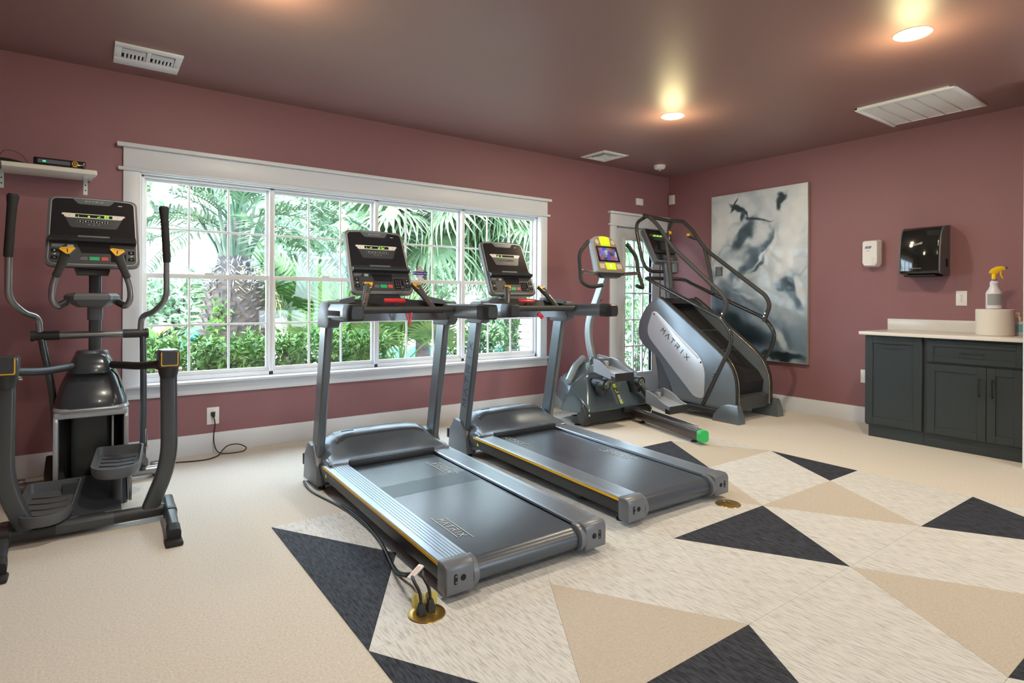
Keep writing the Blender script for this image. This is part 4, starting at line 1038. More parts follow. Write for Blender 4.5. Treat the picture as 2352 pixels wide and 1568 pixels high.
        b.loft([[(x * .92, y * .95, -.03) for x, y in ol], [(x, y, -.012) for x, y in ol], [(x * 1.02, y * 1.01, rim(y)) for x, y in ol], [(x * .95, y * .965, rim(y)) for x, y in ol], [(x * .90, y * .93, .004) for x, y in ol]]); pd = b.ob('pedal', M_graphite, E, ang=30)
        b = B(); b.M = Mx
        for k in range(4): b.tube([(x, -Lp * .36 + abs(x) * .25 + k * Lp * .19, .006) for x in (-Wp * .36, -Wp * .18, 0, Wp * .18, Wp * .36)], .003, 6)
        b.ob('tread_rib', M_black, pd)
        return pd
    pedal((-.178, 3.73, .130), -.10, rad(3), .44, .225)
    pedal((.112, 3.78, .280), -.12, rad(3), .35, .215)
    b = P(); b.sweep([(-.155, 3.95, .14), (-.17, 4.12, .18), (-.165, 4.24, .25)], rrect(.05, .09, .01), up=(1, 0, 0)); b.ob('pedal_arm', M_black, E)
    b = P(); b.sweep([(.16, 3.90, .265), (.215, 4.06, .24), (.245, 4.17, .17)], rrect(.05, .07, .01), up=(1, 0, 0)); b.ob('pedal_arm', M_black, E)
    b = P(); b.tube([(.122, 3.74, .08), (.120, 3.76, .262)], .037, 18); b.ob('pedal_column', M_gunD, E)
    b = P(); b.bb(.16, .175, 3.72, 3.76, .09, .25, .003); b.ob('column_rod', M_silvdark, E)
    b = P(); b.tube([(-.15, 3.66, .06), (-.15, 3.74, .105)], .03, 14); b.ob('pedal_column', M_gunD, E)
    # console
    vd = Vector((0, .30, .954)).normalized(); nd = Vector((0, -vd.z, vd.y))
    M = Matrix(((1, 0, 0, .006), (0, vd.y, nd.y, 4.035 - AY), (0, vd.z, nd.z, 1.345), (0, 0, 0, 1)))
    console(E, M @ Matrix.Diagonal((1.02, .90, 1, 1)), 'i   o  ir 30')
    b = P(); b.loft([[(-.075, 4.09, 1.30), (.075, 4.09, 1.30), (.075, 4.22, 1.30), (-.075, 4.22, 1.30)], [(-.10, 4.10, 1.40), (.10, 4.10, 1.40), (.10, 4.2, 1.40), (-.10, 4.2, 1.40)]]); b.ob('console_neck', M_black, E)
elliptical()
# ================================================================ LATERAL TRAINER
M_helix = mat('shroud_teal_grey', (.105, .145, .165), .18, metal=.35, coat=.5)
M_lime = mat('lime_panel', (.55, .80, .02), .4)
M_brownface = mat('console_bronze_face', (.20, .16, .12), .28)
M_greencap = mat('green_end_cap', (.03, .55, .12), .35)
def screen_mat(nt, b):
    N = nt.nodes; Lk = nt.links; tc = N.new('ShaderNodeTexCoord'); v = N.new('ShaderNodeTexVoronoi'); v.inputs['Scale'].default_value = 22; v.distance = 'CHEBYCHEV'
    Lk.new(tc.outputs['Object'], v.inputs['Vector'])
    cr = N.new('ShaderNodeValToRGB'); cr.color_ramp.interpolation = 'CONSTANT'
    cols = [(0, (.05, .06, .07)), (.25, (.10, .08, .45)), (.4, (.32, .10, .12)), (.55, (.20, .22, .20)), (.7, (.20, .16, .55)), (.85, (.35, .45, .55))]
    cr.color_ramp.elements[0].color = (*cols[0][1], 1); cr.color_ramp.elements[0].position = 0
    cr.color_ramp.elements[1].color = (*cols[1][1], 1); cr.color_ramp.elements[1].position = cols[1][0]
    for p_, c_ in cols[2:]: e = cr.color_ramp.elements.new(p_); e.color = (*c_, 1)
    sp = N.new('ShaderNodeSeparateColor'); Lk.new(v.outputs['Color'], sp.inputs[0]); Lk.new(sp.outputs[0], cr.inputs[0])
    b.inputs['Base Color'].default_value = (.01, .01, .01, 1); Lk.new(cr.outputs[0], b.inputs['Emission Color']); b.inputs['Emission Strength'].default_value = .9
M_screen = node_mat('lit_screen', screen_mat, .2)

def helix():
    OX, OY = 4.075, 3.87
    E = thing('lateral_trainer', 'teal grey lateral trainer with lime green console between treadmill and stair climber', 'exercise machine', (OX, OY, 0))
    # shroud
    b = B(); b.hull([(-.40, .005, .13), (.42, .005, .13), (-.395, .0, .17), (.415, .0, .17), (-.47, .19, .37), (-.50, .28, .13), (.50, .19, .37), (.53, .28, .13), (-.27, .14, .475), (.27, .14, .475), (-.13, .36, .56), (.13, .36, .56), (-.33, .58, .10), (.33, .58, .10), (-.28, .55, .40), (.28, .55, .40)], .022, 3)
    sh = b.ob('shroud', M_helix, E, ang=40)
    b = B(); b.tube(fillet([(-.455, .22, .405), (-.30, .30, .525), (-.10, .40, .585)], .05), .034, 14); b.ob('shroud_roll', mat('pale_teal_roll', (.26, .32, .36), .25, metal=.3), sh)
    b = B(); b.tube(fillet([(.455, .22, .405), (.30, .30, .525), (.10, .40, .585)], .05), .034, 14); b.ob('shroud_roll', mat('pale_teal_roll', (.26, .32, .36), .25, metal=.3), sh)
    b = B(); b.prism([(-.37, .028), (.41, .028), (.42, .145), (-.39, .145)], 1, .025, .10, .006, 1); b.ob('kick_panel', M_black, sh)
    # letters on the centre strip, following the face slope
    fz0, fz1 = .17, .475; fy0, fy1 = .0, .14
    fd = Vector((0, fy1 - fy0, fz1 - fz0)).normalized(); fn = Vector((0, -fd.z, fd.y))
    def onface(x, z, off=.003): t = (z - fz0) / (fz1 - fz0); return Vector((x, fy0 + (fy1 - fy0) * t, z)) + fn * off
    q = [onface(-.022, .43), onface(.022, .43), onface(.052, .175), onface(.008, .175)]
    b = B(); b.add(q + [p - fn * .004 for p in q], [(0, 1, 2, 3), (7, 6, 5, 4), (0, 4, 5, 1), (1, 5, 6, 2), (2, 6, 7, 3), (3, 7, 4, 0)]); b.ob('centre_strip', mat('dark_strip', (.05, .05, .045), .4), sh, smooth=False)
    q = [onface(.006, .262, .0036), onface(.043, .262, .0036), onface(.054, .178, .0036), onface(.016, .178, .0036)]
    b = B(); b.add(q + [p - fn * .003 for p in q], [(0, 1, 2, 3), (7, 6, 5, 4), (0, 4, 5, 1), (1, 5, 6, 2), (2, 6, 7, 3), (3, 7, 4, 0)]); b.ob('strip_label', mat('grey_label', (.30, .33, .31), .4), sh, smooth=False)
    for i, ch in enumerate('HELIX'):
        z = .392 - i * .048; M = frame(onface(.002 + i * .0085, z, .0042), (1, 0, 0), fd)
        b = B(); logo(b, ch, .032, .026, M, .28, .4, -.1, .5); b.ob('letter', M_lime, sh, smooth=False)
    b = B(); b.bb(-.004, .001, .118, .120, .43, .47); b.ob('strip_line', M_dry, sh, smooth=False)
    # cranks with hubs
    for s, hx, hz, ex, ez in ((-1, -.225, .385, -.155, .50), (1, .245, .375, .36, .235)):
        b = B(); b.sweep([(hx, .02, hz + .03), (hx - .004 * s, .015, hz - .05), (hx - .01 * s, .01, hz - .10)], rrect(.11, .10, .045), up=(0, -1, 0), scale=[.95, 1.08, .7]); b.ob('crank_well', M_black, sh)
        b = B(); b.cyl((hx, .10, hz), (hx, -.055, hz), .052, 24); hb = b.ob('crank_hub', M_black, E)
        b = B(); b.lathe([(.0255, -.0005), (.0255, -.002), (.029, -.002), (.029, -.0005)], (hx, -.0555, hz), 28, axis=1)
        b.box((hx, -.057, hz), (.004, .002, .036), 0, M=Matrix.Rotation(rad(-25), 4, 'Y')); b.ob('hub_ring', mat('ring_lime_white', (.55, .68, .40), .5), hb)
        b = B(); b.sweep([(hx, -.02, hz), (ex, -.04, ez)], rrect(.05, .085, .02), up=(0, -1, 0)); b.ob('crank_arm', M_gun, E)
    # pedals: trays with wavy raised sides
    def pedal(cx, y0, y1, z0, z1, w, nm):
        n = 9; b = B(); L_ = []; pts = []
        for i in range(n):
            t = i / (n - 1); y = y0 + (y1 - y0) * t; z = z0 + (z1 - z0) * t; h = .018 + .062 * (1 / (1 + math.exp(-(t - .45) * 9)))
            pts.append([(cx - w / 2, y, z - .045), (cx - w / 2 - .004, y, z + h), (cx - w / 2 + .010, y, z + h), (cx - w / 2 + .014, y, z), (cx + w / 2 - .014, y, z), (cx + w / 2 - .010, y, z + h), (cx + w / 2 + .004, y, z + h), (cx + w / 2, y, z - .045)])
        b.loft(pts); pd = b.ob('pedal', M_silver, E, ang=30)
        b = B(); b.loft([[(cx - w / 2 - .002, y0 - .004, z0 - .050), (cx - w / 2 - .002, y0 - .004, z0 + .022), (cx + w / 2 + .002, y0 - .004, z0 + .022), (cx + w / 2 + .002, y0 - .004, z0 - .050)], [(cx - w / 2 - .002, y0 + .05, z0 - .048), (cx - w / 2 - .002, y0 + .05, z0 + .006), (cx + w / 2 + .002, y0 + .05, z0 + .006), (cx + w / 2 + .002, y0 + .05, z0 - .048)]]); b.ob('pedal_heel', M_black, pd)
        b = B(); b.bb(cx - w / 2 + .014, cx + w / 2 - .014, y1 - .012, y1, z1 - .01, z1 + .075, .004); b.ob('pedal_toe', M_gun, pd)
        b = B(); b.bb(cx - .022, cx + .022, y1 - .06, y1 - .012, z1 + .0, z1 + .055, .008); b.ob('toe_block', M_silver, pd)
    pedal(-.165, -.215, .06, .490, .545, .235, 'left'); pedal(.385, -.385, -.10, .165, .225, .26, 'right')
    # base: front frame, long centre bar with green cap
    b = B(); b.bb(-.42, .42, .10, .22, .02, .09, .01); b.ob('base_frame', M_black, E)
    b = B(); b.sweep([(.215, -.02, .078), (-.048, -.955, .072)], rrect(.085, .095, .026)); br = b.ob('floor_bar', mat('bronze_steel_bar', (.10, .085, .08), .25, metal=.6), E)
    b = B(); b.sweep([(.145, -.27, .122), (-.034, -.905, .118)], rrect(.008, .060, .003)); b.ob('bar_top_plate', M_chrome, br)
    b = B(); b.sweep([(-.0452, -.945, .072), (-.0564, -.985, .072)], rrect(.088, .098, .028), scale=[1.0, .97]); b.ob('end_cap', M_greencap, br)
    for (x, y) in ((-.022, -.86), (.19, -.12), (-.38, .17), (.38, .17)):
        b = B(); b.lathe([(.001, 0), (.026, 0), (.028, .006), (.020, .014), (.008, .016), (.008, .04)], (x, y, 0), 16); b.ob('levelling_foot', M_rubber, br)
    for s, x in ((-1, -.40), (1, .43)):
        b = B(); b.hull([(x - .04, .03, .02), (x + .04, .03, .02), (x - .04, .0, .11), (x + .03, -.01, .10), (x - .035, .04, .22), (x + .03, .06, .21), (x, .2, .05)], .01, 2); bk = b.ob('corner_bracket', M_black, E)
        b = B(); b.cyl((x, -.012, .12), (x, .02, .12), .012, 12); b.ob('bracket_bolt', M_chrome, bk)
    b = B(); b.sweep([(.05, .03, .12), (.43, .05, .10)], rrect(.09, .05, .012)); b.ob('side_strut', M_black, E)
    # mast
    path = fillet([(.0, .355, .53), (.0, .43, .78), (.0, .425, .95), (.0, .30, 1.20), (.0, .20, 1.43)], .25, 8)
    b = B(); b.sweep(path, rrect(.078, .042, .008), up=(1, 0, 0)); ms = b.ob('mast', mat('mast_satin_steel', (.30, .32, .32), .30, metal=.55), E)
    b = B(); b.cyl((.03, .30, 1.165), (.045, .30, 1.165), .02, 14); b.ob('mast_knob', M_chrome, ms)
    b = B(); b.lathe([(.04, .50), (.055, .52), (.05, .56), (.036, .60)], (0, .36, 0), 18); b.ob('mast_boot', M_helix, ms)
    # handlebars
    HX = .395
    for s in (-1, 1):
        path = fillet([(s * .262, .16, 1.722), (s * .395, .15, 1.60), (s * HX, .13, 1.45), (s * (HX + .02), .10, 1.335), (s * .36, .03, 1.285), (s * .235, .0, 1.305)], [0, .07, .1, .05, .06, 0], 6)
        b = B(); b.tube(path, .0185, 14); b.ob('handlebar', M_rubber, E)
    b = B(); b.tube(fillet([(-.39, .13, 1.435), (-.10, .17, 1.415), (.10, .17, 1.415), (.39, .13, 1.435)], .08), .017, 14); cb = b.ob('handle_crossbar', mat('bronze_tube', (.16, .135, .11), .3, metal=.5), E)
    for s in (-1, 1): b = B(); b.tube([(s * .20, .156, 1.424), (s * .36, .135, 1.434)], .0185, 14); b.ob('pulse_sleeve', M_chrome, cb)
    # console
    vd = Vector((0, .34, .94)).normalized(); nd = Vector((0, -vd.z, vd.y))
    M = Matrix(((1, 0, 0, .012), (0, vd.y, nd.y, .12), (0, vd.z, nd.z, 1.435), (0, 0, 0, 1)))
    def P(): b = B(); b.M = M; return b
    ol = [(p.x, p.y) for p in fillet([(-.185, 0, 0), (.185, 0, 0), (.150, .36, 0), (.05, .385, 0), (-.05, .385, 0), (-.150, .36, 0)], [.02, .02, .06, .08, .08, .06], 6, True)]
    b = P(); b.loft([[(x * .85, y * .9 + .02, -.085) for x, y in ol], [(x, y, -.05) for x, y in ol], [(x, y, -.004) for x, y in ol], [(x * .97, y * .975 + .004, .004) for x, y in ol]]); cn = b.ob('console', mat('console_grey_shell', (.33, .35, .36), .35), E)
    b = P(); b.prism([(x * .955, y * .955 + .008) for x, y in ol], 2, .004, .008, .002, 1); b.ob('console_face', M_brownface, cn)
    b = P(); b.prism([(-.07, .365), (-.065, .275), (.065, .275), (.07, .365), (.03, .374), (-.03, .374)], 2, .008, .0095); lm = b.ob('lime_header', M_lime, cn, smooth=False)
    text('header_lettering', 'LATERAL TRAINER', .0145, mat('lime_print', (.30, .50, .01), .5), cn, M @ Matrix.Translation((0, .288, .0096)))
    b = P(); b.prism([(-.072, .095), (-.064, .025), (.064, .025), (.072, .095)], 2, .008, .0095); b.ob('lime_key_panel', M_lime, cn, smooth=False)
    b = P(); b.bb(-.018, .018, .042, .080, .0095, .0105, .001, 1); b.ob('key_icon', mat('pale_key', (.60, .72, .35), .5), cn)
    b = P(); b.prism([(-.140, .268), (-.145, .105), (.145, .105), (.140, .268)], 2, .008, .010, .001, 1); b.ob('screen_bezel', M_blackgloss, cn)
    b = P(); b.bb(-.120, .120, .122, .252, .010, .0106); b.ob('screen', M_screen, cn, smooth=False)
    for s in (-1, 1):
        b = P(); b.cyl((s * .108, .315, .008), (s * .108, .315, .0098), .026, 18); b.ob('arrow_key', mat('key_tan', (.42, .36, .30), .4), cn)
        b = P(); b.bb(s * .115 - .034, s * .115 + .034, .035, .085, .008, .0095, .002, 1); b.ob('side_key', mat('key_tan2', (.45, .38, .33), .4), cn)
    b = P(); b.loft([[(-.15, -.004, -.07), (.15, -.004, -.07), (.17, -.004, -.01), (-.17, -.004, -.01)], [(-.11, -.04, -.06), (.11, -.04, -.06), (.12, -.04, -.02), (-.12, -.04, -.02)]]); b.ob('console_chin', M_black, cn)
helix()

# ================================================================ STAIR CLIMBER
M_blueside = mat('side_cover_steel_blue', (.20, .235, .27), .30, metal=.45)
M_plate = mat('pale_side_plate', (.62, .65, .70), .28, metal=.35)
M_step = mat('step_dark_grey', (.045, .048, .048), .45)
M_tubeblk = mat('gloss_black_tube', (.030, .032, .033), .16, coat=.3)
M_foam = mat('foam_grip', (.045, .046, .044), .6)
M_gold = mat('warm_edge_trim', (.50, .42, .30), .25, metal=.7)
def stair():
    OX, OY = 5.31, 3.24
    E = thing('stair_climber', 'tall stair climber with pale side plate and steps by the painting', 'stair climber', (OX, OY, 0))
    def P(): b = B(); b.M = Matrix.Translation((-OX, -OY, 0)); return b
    out = [(4.46, .77), (4.445, .94), (4.32, 1.13), (4.18, 1.197), (4.114, 1.172), (3.69, .865), (3.386, .637), (3.285, .521), (3.243, .379), (3.24, .12), (3.40, .10), (3.90, .125), (3.975, .18), (4.015, .29), (4.162, .55), (4.377, .655)]
    rs = [.12, .14, .08, .06, .03, .1, .08, .08, .1, .02, .01, .06, .06, .08, .2, .1]
    ol = [(p.x, p.y) for p in fillet([(y, z, 0) for y, z in out], rs, 4, True)]
    for s, x0, x1 in ((-1, 4.985, 5.045), (1, 5.575, 5.635)):
        b = P(); b.prism(ol, 0, x0, x1, .010, 2); sc_ = b.ob('side_cover', M_blueside, E, ang=30)
        edge = fillet([(4.16, 1.196, 0), (4.114, 1.176, 0), (3.69, .868, 0), (3.386, .640, 0), (3.285, .524, 0), (3.238, .379, 0), (3.236, .13, 0)], [0, .03, .1, .08, .08, .1, 0], 5)
        xe = x1 if s < 0 else x0
        b = P(); b.sweep([(xe, p.x, p.y) for p in edge], rrect(.010, .010, .004), up=(1, 0, 0)); b.ob('edge_trim', M_gold, sc_)
        b = P(); b.sweep([((x0 + x1) / 2, p.x - .003, p.y + .003) for p in edge], rrect(.012, .036, .005), up=(1, 0, 0)); b.ob('edge_strip', M_black, sc_)
        xp = x0 - .006 if s < 0 else x1
        pl = fillet([(4.345, .80, 0), (4.25, 1.045, 0), (4.195, 1.045, 0), (3.62, .585, 0), (3.575, .46, 0), (3.585, .185, 0), (3.70, .185, 0)], [.12, .03, .05, .12, .1, .05, .06], 5, True)
        b = P(); b.prism([(p.x, p.y) for p in pl], 0, xp, xp + .006, .003, 2); pt = b.ob('side_plate', M_plate, sc_, ang=30)
        if s < 0:
            b = P(); b.prism([(p.x, p.y) for p in fillet([(4.215, 1.025, 0), (4.195, 1.038, 0), (3.635, .588, 0), (3.66, .575, 0)], .008, 3, True)], 0, xp - .0015, xp); b.ob('plate_bevel', mat('plate_light_band', (.74, .76, .80), .25, metal=.3), pt, smooth=False)
            d = Vector((0, -.60, -.50)).normalized()
            M0 = frame((0, 0, 0), d, Vector((0, d.z, -d.y)))
            widths = 'MATRIX'
            for i, ch in enumerate(widths):
                off = (i - 2.5) * .079 + (.004 if i == 5 else 0)
                Mi = Matrix.Translation((-OX + xp - .0022, -OY + 3.945 + d.y * off, .712 + d.z * off)) @ M0
                b = B(); logo(b, ch, .048, .050, Mi, .14, .4, 0); b.ob('letter', M_black, pt, smooth=False)
            for (y, z) in ((4.222, 1.015), (3.622, .545)): b = P(); b.cyl((xp - .003, y, z), (xp + .002, y, z), .009, 14); b.ob('plate_screw', M_slot, pt)
        # base tube and rear boot
        xb = 4.968 if s < 0 else 5.652
        b = P(); b.sweep([(xb, 4.33, .10), (xb, 3.36, .085)], rrect(.055, .050, .012), up=(0, 0, 1)); b.ob('base_tube', M_black, E)
        b = P(); xo = 4.925 if s < 0 else 5.60
        b.loft([[(x, y, 0) for x, y in ((xo, 3.165), (xo + .095, 3.155), (xo + .105, 3.43), (xo + .0, 3.45))], [(x, y, .06) for x, y in ((xo + .003, 3.165), (xo + .093, 3.158), (xo + .10, 3.43), (xo + .003, 3.44))], [(x, y, .155) for x, y in ((xo + .02, 3.19), (xo + .085, 3.185), (xo + .09, 3.31), (xo + .02, 3.36))], [(x, y, .175) for x, y in ((xo + .03, 3.20), (xo + .08, 3.195), (xo + .08, 3.26), (xo + .03, 3.28))]]); b.ob('rear_boot', M_gun, E, ang=25)
        # lower guard rail
        xr = 4.985 if s < 0 else 5.635
        k = 0 if s < 0 else -.06
        low = fillet([(xr, 4.30, 1.392), (xr, 4.22, 1.352), (xr, 3.375 + k, .985), (xr, 3.275 + k, .835), (xr, 3.305 + k, .70), (xr, 3.60, .125)], [0, .05, .12, .10, .08, 0], 8)
        b = P(); b.tube(low, .0205, 14); lw = b.ob('lower_rail', M_tubeblk, E)
        for (yy, zz) in ((3.455, .445), (3.470, .415)): b = P(); b.cyl((xr - .022, yy, zz), (xr - .012, yy, zz), .008, 10); b.ob('rail_bolt', M_chrome, lw)
        # upper foam rail
        xu = 5.02 if s < 0 else 5.60
        k2 = 0 if s < 0 else -.105
        up = fillet([(xu + (.0 if s < 0 else -.0), 4.33, 2.085), (xu, 4.21, 1.985), (xu, 4.03, 1.745), (xu, 3.395 + k2, 1.215), (xu, 3.355 + k2, 1.12), (xu, 3.42 + k2, .985 + .3 * k2)], [0, .10, .12, .07, .08, 0], 7)
        b = P(); b.tube(up, .0215, 14); ur = b.ob('upper_rail', M_foam, E)
        for j in range(2): b = P(); b.cyl((xu - .024, 3.408 + k2 - j * .012, 1.01 + j * .03), (xu - .016, 3.408 + k2 - j * .012, 1.01 + j * .03), .007, 10); b.ob('rail_bolt', M_chrome, ur)
        b = P(); b.tube([(xu, 4.10, 1.83), (xu, 4.06, 1.60), (xu, 4.02, 1.29)] if s < 0 else [(xu, 4.05, 1.80), (xu, 3.96, 1.50), (xu, 3.92, 1.245)], .019, 12); b.ob('inner_post', M_foam, E)
        # forward grip with amber key
        gx = -s
        b = P(); b.tube(fillet([(xu, 4.12, 1.86), (xu - s * .06, 4.15, 1.875), (xu - s * .12, 4.17, 1.90)], .03), .017, 12); gr = b.ob('control_grip', M_foam, E)
        b = P(); b.box((xu - s * .128, 4.155, 1.905), (.030, .030, .034), .006); b.ob('control_key', M_yelpad, gr)
        # cup holder
        cy, cz = (4.05, 1.46) if s < 0 else (3.90, 1.435)
        b = P(); b.lathe([(.030, 0), (.036, .005), (.038, .095), (.040, .10), (.036, .10), (.033, .01), (.0, .008)], (xu + s * (-.045) if s < 0 else xu + .03, cy - .035, cz), 20); b.ob('cup_holder', M_graphite, E)
    # cross members
    b = P(); b.tube(fillet([(5.02, 4.33, 2.085), (5.03, 4.42, 2.118), (5.10, 4.46, 2.120), (5.50, 4.46, 2.10), (5.585, 4.43, 2.10), (5.60, 4.33, 2.085)], [0, .05, .05, .06, .05, 0], 6), .022, 14); b.ob('top_crossbar', M_foam, E)
    b = P(); b.tube(fillet([(4.985, 4.30, 1.392), (5.0, 4.36, 1.41), (5.08, 4.37, 1.412), (5.54, 4.37, 1.412), (5.62, 4.36, 1.41), (5.635, 4.30, 1.392)], [0, .03, .03, .03, .03, 0], 5), .0205, 14); b.ob('mid_crossbar', M_tubeblk, E)
    b = P(); b.tube(fillet([(5.06, 4.42, 2.10), (5.03, 4.52, 2.05), (5.03, 4.53, 1.96), (5.03, 4.44, 1.60), (5.06, 4.38, 1.488), (5.31, 4.33, 1.488)], [0, .08, .06, .1, .07, 0], 6), .019, 12); b.ob('front_hoop', M_tubeblk, E)
    b = P(); b.tube(fillet([(5.56, 4.42, 2.10), (5.59, 4.52, 2.05), (5.59, 4.53, 1.96), (5.59, 4.44, 1.60), (5.56, 4.38, 1.488), (5.31, 4.33, 1.488)], [0, .08, .06, .1, .07, 0], 6), .019, 12); b.ob('front_hoop', M_tubeblk, E)
    b = P(); b.sweep([(5.31, 4.27, 1.12), (5.31, 4.31, 1.45), (5.31, 4.36, 1.66)], rrect(.07, .10, .02), up=(1, 0, 0)); b.ob('mast', M_gun, E)
    # body between the covers
    b = P(); b.prism([(4.43, .76), (4.42, .94), (4.30, 1.11), (4.20, 1.16), (4.16, 1.10), (3.36, .45), (3.30, .36), (3.33, .14), (3.9, .13), (4.15, .56), (4.36, .67)], 0, 5.04, 5.58); b.ob('drive_body', M_slot, E, smooth=False)
    b = P(); b.prism([(4.32, 1.09), (4.20, 1.185), (4.13, 1.19), (4.05, 1.13)], 0, 5.04, 5.58, .01, 2); b.ob('top_cowl', M_black, E)
    b = P(); b.loft([[(x, 4.30, .62), (x, 4.22, .60), (x, 4.03, .10), (x, 4.21, .10)] for x in (5.08, 5.54)]); fl = b.ob('front_leg', M_gun, E, ang=20)
    b = P(); b.bb(5.08, 5.54, 4.02, 4.24, 0, .10, .01); b.ob('leg_shoe', M_black, fl)
    for i, (y, z) in enumerate(((4.10, 1.04), (3.835, .845), (3.60, .650), (3.395, .445))):
        b = P(); b.bb(5.05, 5.57, y, y + .26, z - .03, z, .008); stp = b.ob('step', M_step, E)
        b = P(); b.bb(5.055, 5.565, y + .012, y + .032, z - .205, z - .03, .004); b.ob('riser', M_step, stp)
        b = P(); b.bb(5.06, 5.56, y - .003, y + .018, z, z + .004, .001, 1); b.ob('nosing', M_gun, stp)
        b = P(); b.bb(5.047, 5.07, y - .006, y + .05, z - .045, z - .01, .004); b.cyl((5.06, y - .010, z - .026), (5.06, y - .004, z - .026), .005, 8); b.ob('step_bracket', M_chrome, stp)
    b = P(); b.loft([[(x, 3.30, .245), (x, 3.245, .225), (x, 3.26, .10), (x, 3.32, .09)] for x in (5.05, 5.57)]); b.ob('bottom_skirt', M_step, E, ang=25)
    b = P(); b.cyl((5.635, 3.70, 1.135), (5.635, 3.70, 1.160), .014, 14); sbt = b.ob('stop_button_base', M_black, E)
    b = P(); b.cyl((5.635, 3.70, 1.160), (5.635, 3.70, 1.172), .011, 14); b.ob('stop_button', M_red, sbt)
    # console
    vd = Vector((0, .49, .87)).normalized(); nd = Vector((0, -vd.z, vd.y))
    M = Matrix.Translation((-OX, -OY, 0)) @ Matrix(((1, 0, 0, 5.31), (0, vd.y, nd.y, 4.30), (0, vd.z, nd.z, 1.595), (0, 0, 0, 1)))
    def Q(): b = B(); b.M = M; return b
    ol = [(p.x, p.y) for p in fillet([(-.20, 0, 0), (.20, 0, 0), (.185, .455, 0), (-.185, .455, 0)], .035, 5, True)]
    b = Q(); b.loft([[(x * .82, y * .9 + .02, -.09) for x, y in ol], [(x, y, -.05) for x, y in ol], [(x, y, 0) for x, y in ol], [(x * .96, y * .965 + .008, .006) for x, y in ol]]); cn = b.ob('console', mat('console_steel_shell', (.13, .15, .165), .35), E)
    b = Q(); b.prism([(x * .90, y * .91 + .02) for x, y in ol], 2, .006, .008); b.ob('console_face', M_consface, cn, smooth=False)
    b = Q(); b.prism([(-.12, .37), (.12, .37), (.10, .29), (-.10, .29)], 2, .008, .0092); b.ob('display_panel', M_lower, cn, smooth=False)
    b = Q(); b.bb(-.13, .13, .338, .372, .0092, .0102); b.ob('display_bar', M_graphite, cn, smooth=False)
    b = Q()
    for i in range(9): b.bb(-.078 + i * .0175, -.067 + i * .0175, .3435, .3435 + .008 + .012 * ((i * 7) % 3) / 2, .0102, .0107)
    b.ob('display_bars', M_led, cn, smooth=False)
    b = Q(); b.bb(-.17, .17, .11, .15, .008, .03, .006); b.ob('reading_ledge', M_black, cn)
    b = Q(); b.bb(.06, .085, .035, .055, .008, .0095); b.ob('stop_key', M_redkey, cn, smooth=False)
stair()
# ================================================================ PAINTING
def paint_value(u, v):
    """tone of the artwork at u (left to right), v (bottom to top): 0 black .. 1 white"""
    n = lambda x, y, k: noise.fractal(Vector((x, y, k)), 1., 2., 3)
    wu = u + .10 * n(u * 2.6, v * 4.2, 1.3) + .035 * n(u * 7, v * 11, 4.1); wv = v + .07 * n(u * 2.6, v * 4.2, 7.7) + .022 * n(u * 7, v * 11, 9.4)
    L = .86 - .34 * max(0, n(wu * 2.2, wv * 4.2, 2.2)) - .22 * max(0, .10 - abs(n(wu * 1.7, wv * 2.6, 6.2))) * 8
    low = 1 / (1 + math.exp((wv - .47 + .10 * wu) * 22)); L = L * (1 - low) + (.50 + .22 * n(u * 3.2, v * 5, 5.5)) * low
    def blob(cx, cy, a, b, ang, to, soft=1.):
        nonlocal L
        dx, dy = wu - cx, (wv - cy) * 1.64; c, s_ = cos(rad(ang)), sin(rad(ang)); x = (dx * c + dy * s_) / a; y = (-dx * s_ + dy * c) / b
        k = 1 / (1 + math.exp(min(60, (math.sqrt(x * x + y * y) - 1) * 7 / soft))); L = L * (1 - k) + to * k
    blob(.88, .78, .55, .13, 68, .97); blob(.10, .80, .22, .10, 70, .95)
    blob(.36, .75, .26, .065, 58, .22); blob(.47, .615, .34, .075, 52, .27); blob(.52, .60, .15, .02, 62, .85)
    blob(.62, .66, .20, .030, 70, .92); blob(.50, .54, .10, .025, 60, .20)
    blob(.30, .925, .13, .016, -38, .10, .8); blob(.52, .868, .16, .013, -4, .12, .8); blob(.23, .955, .05, .014, 35, .12, .8); blob(.33, .88, .02, .06, 0, .20)
    blob(.79, .945, .022, .05, 20, .12); blob(.84, .41, .13, .055, -22, .20); blob(.97, .43, .07, .05, -40, .88)
    blob(.38, .37, .13, .022, -4, .80); blob(.45, .475, .25, .03, 30, .78); blob(.20, .50, .20, .05, 35, .85)
    blob(.25, .30, .26, .10, -12, .38); blob(.30, .15, .38, .12, -18, .05, 1.3); blob(.55, .24, .30, .05, -42, .55); blob(.85, .16, .20, .16, -50, .40)
    blob(.72, .12, .05, .14, 25, .72); blob(.75, .015, .22, .035, 8, .06); blob(.10, .05, .3, .06, 0, .06)
    L += .05 * n(u * 9, v * 14, 3.1) - .10 * max(0, .12 - abs(n(wu * 2.4, wv * 4., 11.))) * 4 * (.6 if v > .45 else .3)
    return max(0, min(1, L))
t = thing('canvas_painting', 'large abstract marbled black white and blue canvas on the right wall', 'painting', (RX - .02, 3.65, 1.453))
B().bb(-.018, .018, -.573, .573, -.937, .937, .003).ob('stretcher', M_trim, t)
NU, NV = 130, 212; vs = []; fs = []
for j in range(NV + 1):
    for i in range(NU + 1): vs.append((-.0205, .573 - 1.146 * i / NU, -.937 + 1.874 * j / NV))
for j in range(NV):
    for i in range(NU): k = j * (NU + 1) + i; fs.append((k, k + 1, k + NU + 2, k + NU + 1))
def paint_mat(nt, b):
    at = nt.nodes.new('ShaderNodeVertexColor'); at.layer_name = 'paint'; nt.links.new(at.outputs['Color'], b.inputs['Base Color']); b.inputs['Coat Weight'].default_value = .25
